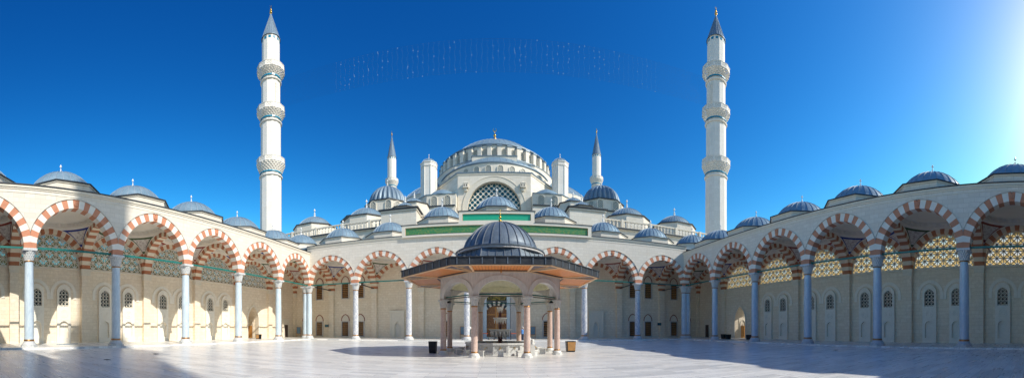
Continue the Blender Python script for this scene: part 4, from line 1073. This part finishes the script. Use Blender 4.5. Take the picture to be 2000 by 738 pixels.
for i, (x, y, s) in enumerate(((-17.6, 8.2, 0), (-20.0, 13.0, 0), (12.0, 24.5, 0), (23.5, 15.5, 0), (24.5, 29.5, 0))):
    mb = MB(); mb.box(-.22, .22, -.14, .14, .003, .012)
    for k in range(5): mb.box(-.18, .18, -.11 + k * .05, -.09 + k * .05, .012, .018)
    tag(part('floor_drain', mb, ('black',), None, (x, y, 0)), ['small dark floor drain inside the minaret shadow, nearest the lit wedge', 'small dark floor drain in the minaret shadow, nearer the left arcade', 'small floor drain near the edge of the right-hand shadow', 'dark floor drain in the shaded paving, nearest the right arcade', 'dark floor drain in shade toward the far right columns'][i], 'floor drain', 'floor drains in the paving')
mb = MB()
random.seed(3)
for k in range(5): mb.bar((-.0 + k * .1, -1.3 + .3 * k, .02), (.1 + k * .05, 1.0 - .25 * k, .05), .12, .04)
tag(part('folded_sheet', mb, ('bluecloth',), None, (-33.5, 11.2, ZG)), 'crumpled blue-white sheet lying on the left gallery floor', 'sheet')

# person in blue near the door
def person(loc, rz, label):
    V = [(0, 0, .92), (0, 0, 1.15), (0, 0, 1.38), (0, 0, 1.50), (0, .02, 1.62), (0, .02, 1.72),
         (.10, 0, .86), (.11, .02, .48), (.11, -.01, .08), (.11, -.13, .03), (-.10, 0, .86), (-.12, -.05, .48), (-.12, .02, .08), (-.12, -.12, .03),
         (.17, 0, 1.40), (.24, .02, 1.14), (.22, -.10, .92), (.21, -.15, .82), (-.17, 0, 1.40), (-.25, .0, 1.14), (-.20, -.14, .95), (-.18, -.2, .87)]
    Eg = [(0, 1), (1, 2), (2, 3), (3, 4), (4, 5), (0, 6), (6, 7), (7, 8), (8, 9), (0, 10), (10, 11), (11, 12), (12, 13), (2, 14), (14, 15), (15, 16), (16, 17), (2, 18), (18, 19), (19, 20), (20, 21)]
    Rr = [.15, .135, .15, .055, .09, .085, .085, .06, .042, .035, .085, .06, .042, .035, .065, .045, .035, .035, .065, .045, .035, .035]
    me = bpy.data.meshes.new('person'); me.from_pydata(V, Eg, []); o = ob('person', me, None, loc, rz)
    me.materials.append(M['skin'])
    md = o.modifiers.new('Skin', 'SKIN'); md.use_smooth_shade = True
    if not me.skin_vertices: me.attributes
    for i, r in enumerate(Rr):
        try: me.skin_vertices[0].data[i].radius = (r, r * (.72 if i in (0, 1, 2) else 1))
        except Exception: pass
    return o, me
try:
    bmm = None
    o, me = person((3.55, 47.6, ZG), radians(200), '')
    if not len(me.skin_vertices):
        bpy.context.view_layer.objects.active = o
    tag(o, 'person in a blue shirt standing behind the right rear pavilion column', 'person')
    o.modifiers.new('Sub', 'SUBSURF').levels = 1; o.modifiers['Sub'].render_levels = 1
    sh = MB(); sh.lathe([(.20, .88), (.185, 1.05), (.20, 1.30), (.215, 1.42), (.12, 1.50), (.07, 1.52)], 16)
    for s in (-1, 1):
        sh.T = Matrix.Identity(4); sh.bar((s * .16, 0, 1.42), (s * .26, .02, 1.10), .13, .13)
    part('shirt', sh, ('blueshirt',), o)
    tr_ = MB()
    for s in (-1, 1): tr_.lathe([(.085, .08), (.095, .48), (.12, .80), (.13, .92)], 12, (s * .10, 0))
    part('trousers', tr_, ('trous',), o)
    hr = MB(); hr.lathe([(.10, 1.66), (.115, 1.72), (.10, 1.80), (.05, 1.83), (0, 1.835)], 14, (0, .03)); part('hair', hr, ('hair',), o)
except Exception as ex:
    print('person', ex)

# ------------------------------------------------------------------ camera, world, sun
cam = bpy.data.cameras.new('camera'); co = bpy.data.objects.new('camera', cam); COL.objects.link(co); S.camera = co
co.location = (0, 0, 1.75); co.rotation_euler = (pi / 2, 0, 0)
cam.type = 'PANO'; cam.panorama_type = 'CENTRAL_CYLINDRICAL'
F = 670.0
cam.central_cylindrical_range_u_min = -970 / F; cam.central_cylindrical_range_u_max = 1030 / F
cam.central_cylindrical_range_v_min = -96 / F; cam.central_cylindrical_range_v_max = 642 / F
cam.central_cylindrical_radius = 1.0
cam.clip_end = 10000; cam.clip_start = .05
EL, AZ = 37.0, 112.0   # azimuth clockwise from +Y
w = bpy.data.worlds.new('World'); S.world = w; w.use_nodes = True; nt = w.node_tree
bg = nt.nodes['Background']; sky = nt.nodes.new('ShaderNodeTexSky'); sky.sky_type = 'NISHITA'; sky.sun_disc = False
sky.sun_elevation = radians(EL); sky.sun_rotation = radians(AZ); sky.air_density = 1.0; sky.dust_density = .6; sky.ozone_density = 3.0; sky.altitude = 200
hs = nt.nodes.new('ShaderNodeHueSaturation'); hs.inputs['Saturation'].default_value = 1.35; hs.inputs['Hue'].default_value = .487
nt.links.new(sky.outputs[0], hs.inputs['Color'])
# deep polarised blue: each channel of the sky gets the contrast of the photograph's film curve
sr = nt.nodes.new('ShaderNodeSeparateColor'); cr = nt.nodes.new('ShaderNodeCombineColor'); nt.links.new(hs.outputs[0], sr.inputs[0])
K = .157
for ch, (pw, kk_) in enumerate(((1.75, 4.4), (1.82, 2.65), (1.4, 1.52))):
    v = mth(nt, 'MULTIPLY', mth(nt, 'POWER', mth(nt, 'MULTIPLY', sr.outputs[ch], K), pw), kk_)
    nt.links.new(mth(nt, 'DIVIDE', mth(nt, 'MINIMUM', v, 1.1), K), cr.inputs[ch])
nt.links.new(cr.outputs[0], bg.inputs[0]); bg.inputs[1].default_value = .10
sl = bpy.data.lights.new('sun', 'SUN'); sl.energy = 3.2; sl.angle = radians(.5); sl.color = (1, .94, .84)
so = bpy.data.objects.new('sun', sl); COL.objects.link(so)
d = Vector((sin(radians(AZ)) * cos(radians(EL)), cos(radians(AZ)) * cos(radians(EL)), sin(radians(EL))))
so.rotation_euler = d.to_track_quat('Z', 'Y').to_euler(); so.location = (0, 0, 120)
vs_ = S.view_settings; vs_.view_transform = 'Standard'; vs_.look = 'None'; vs_.gamma = 1; vs_.exposure = .65; vs_.use_curve_mapping = False
S.cycles.max_bounces = 12; S.cycles.diffuse_bounces = 8; S.cycles.transparent_max_bounces = 12
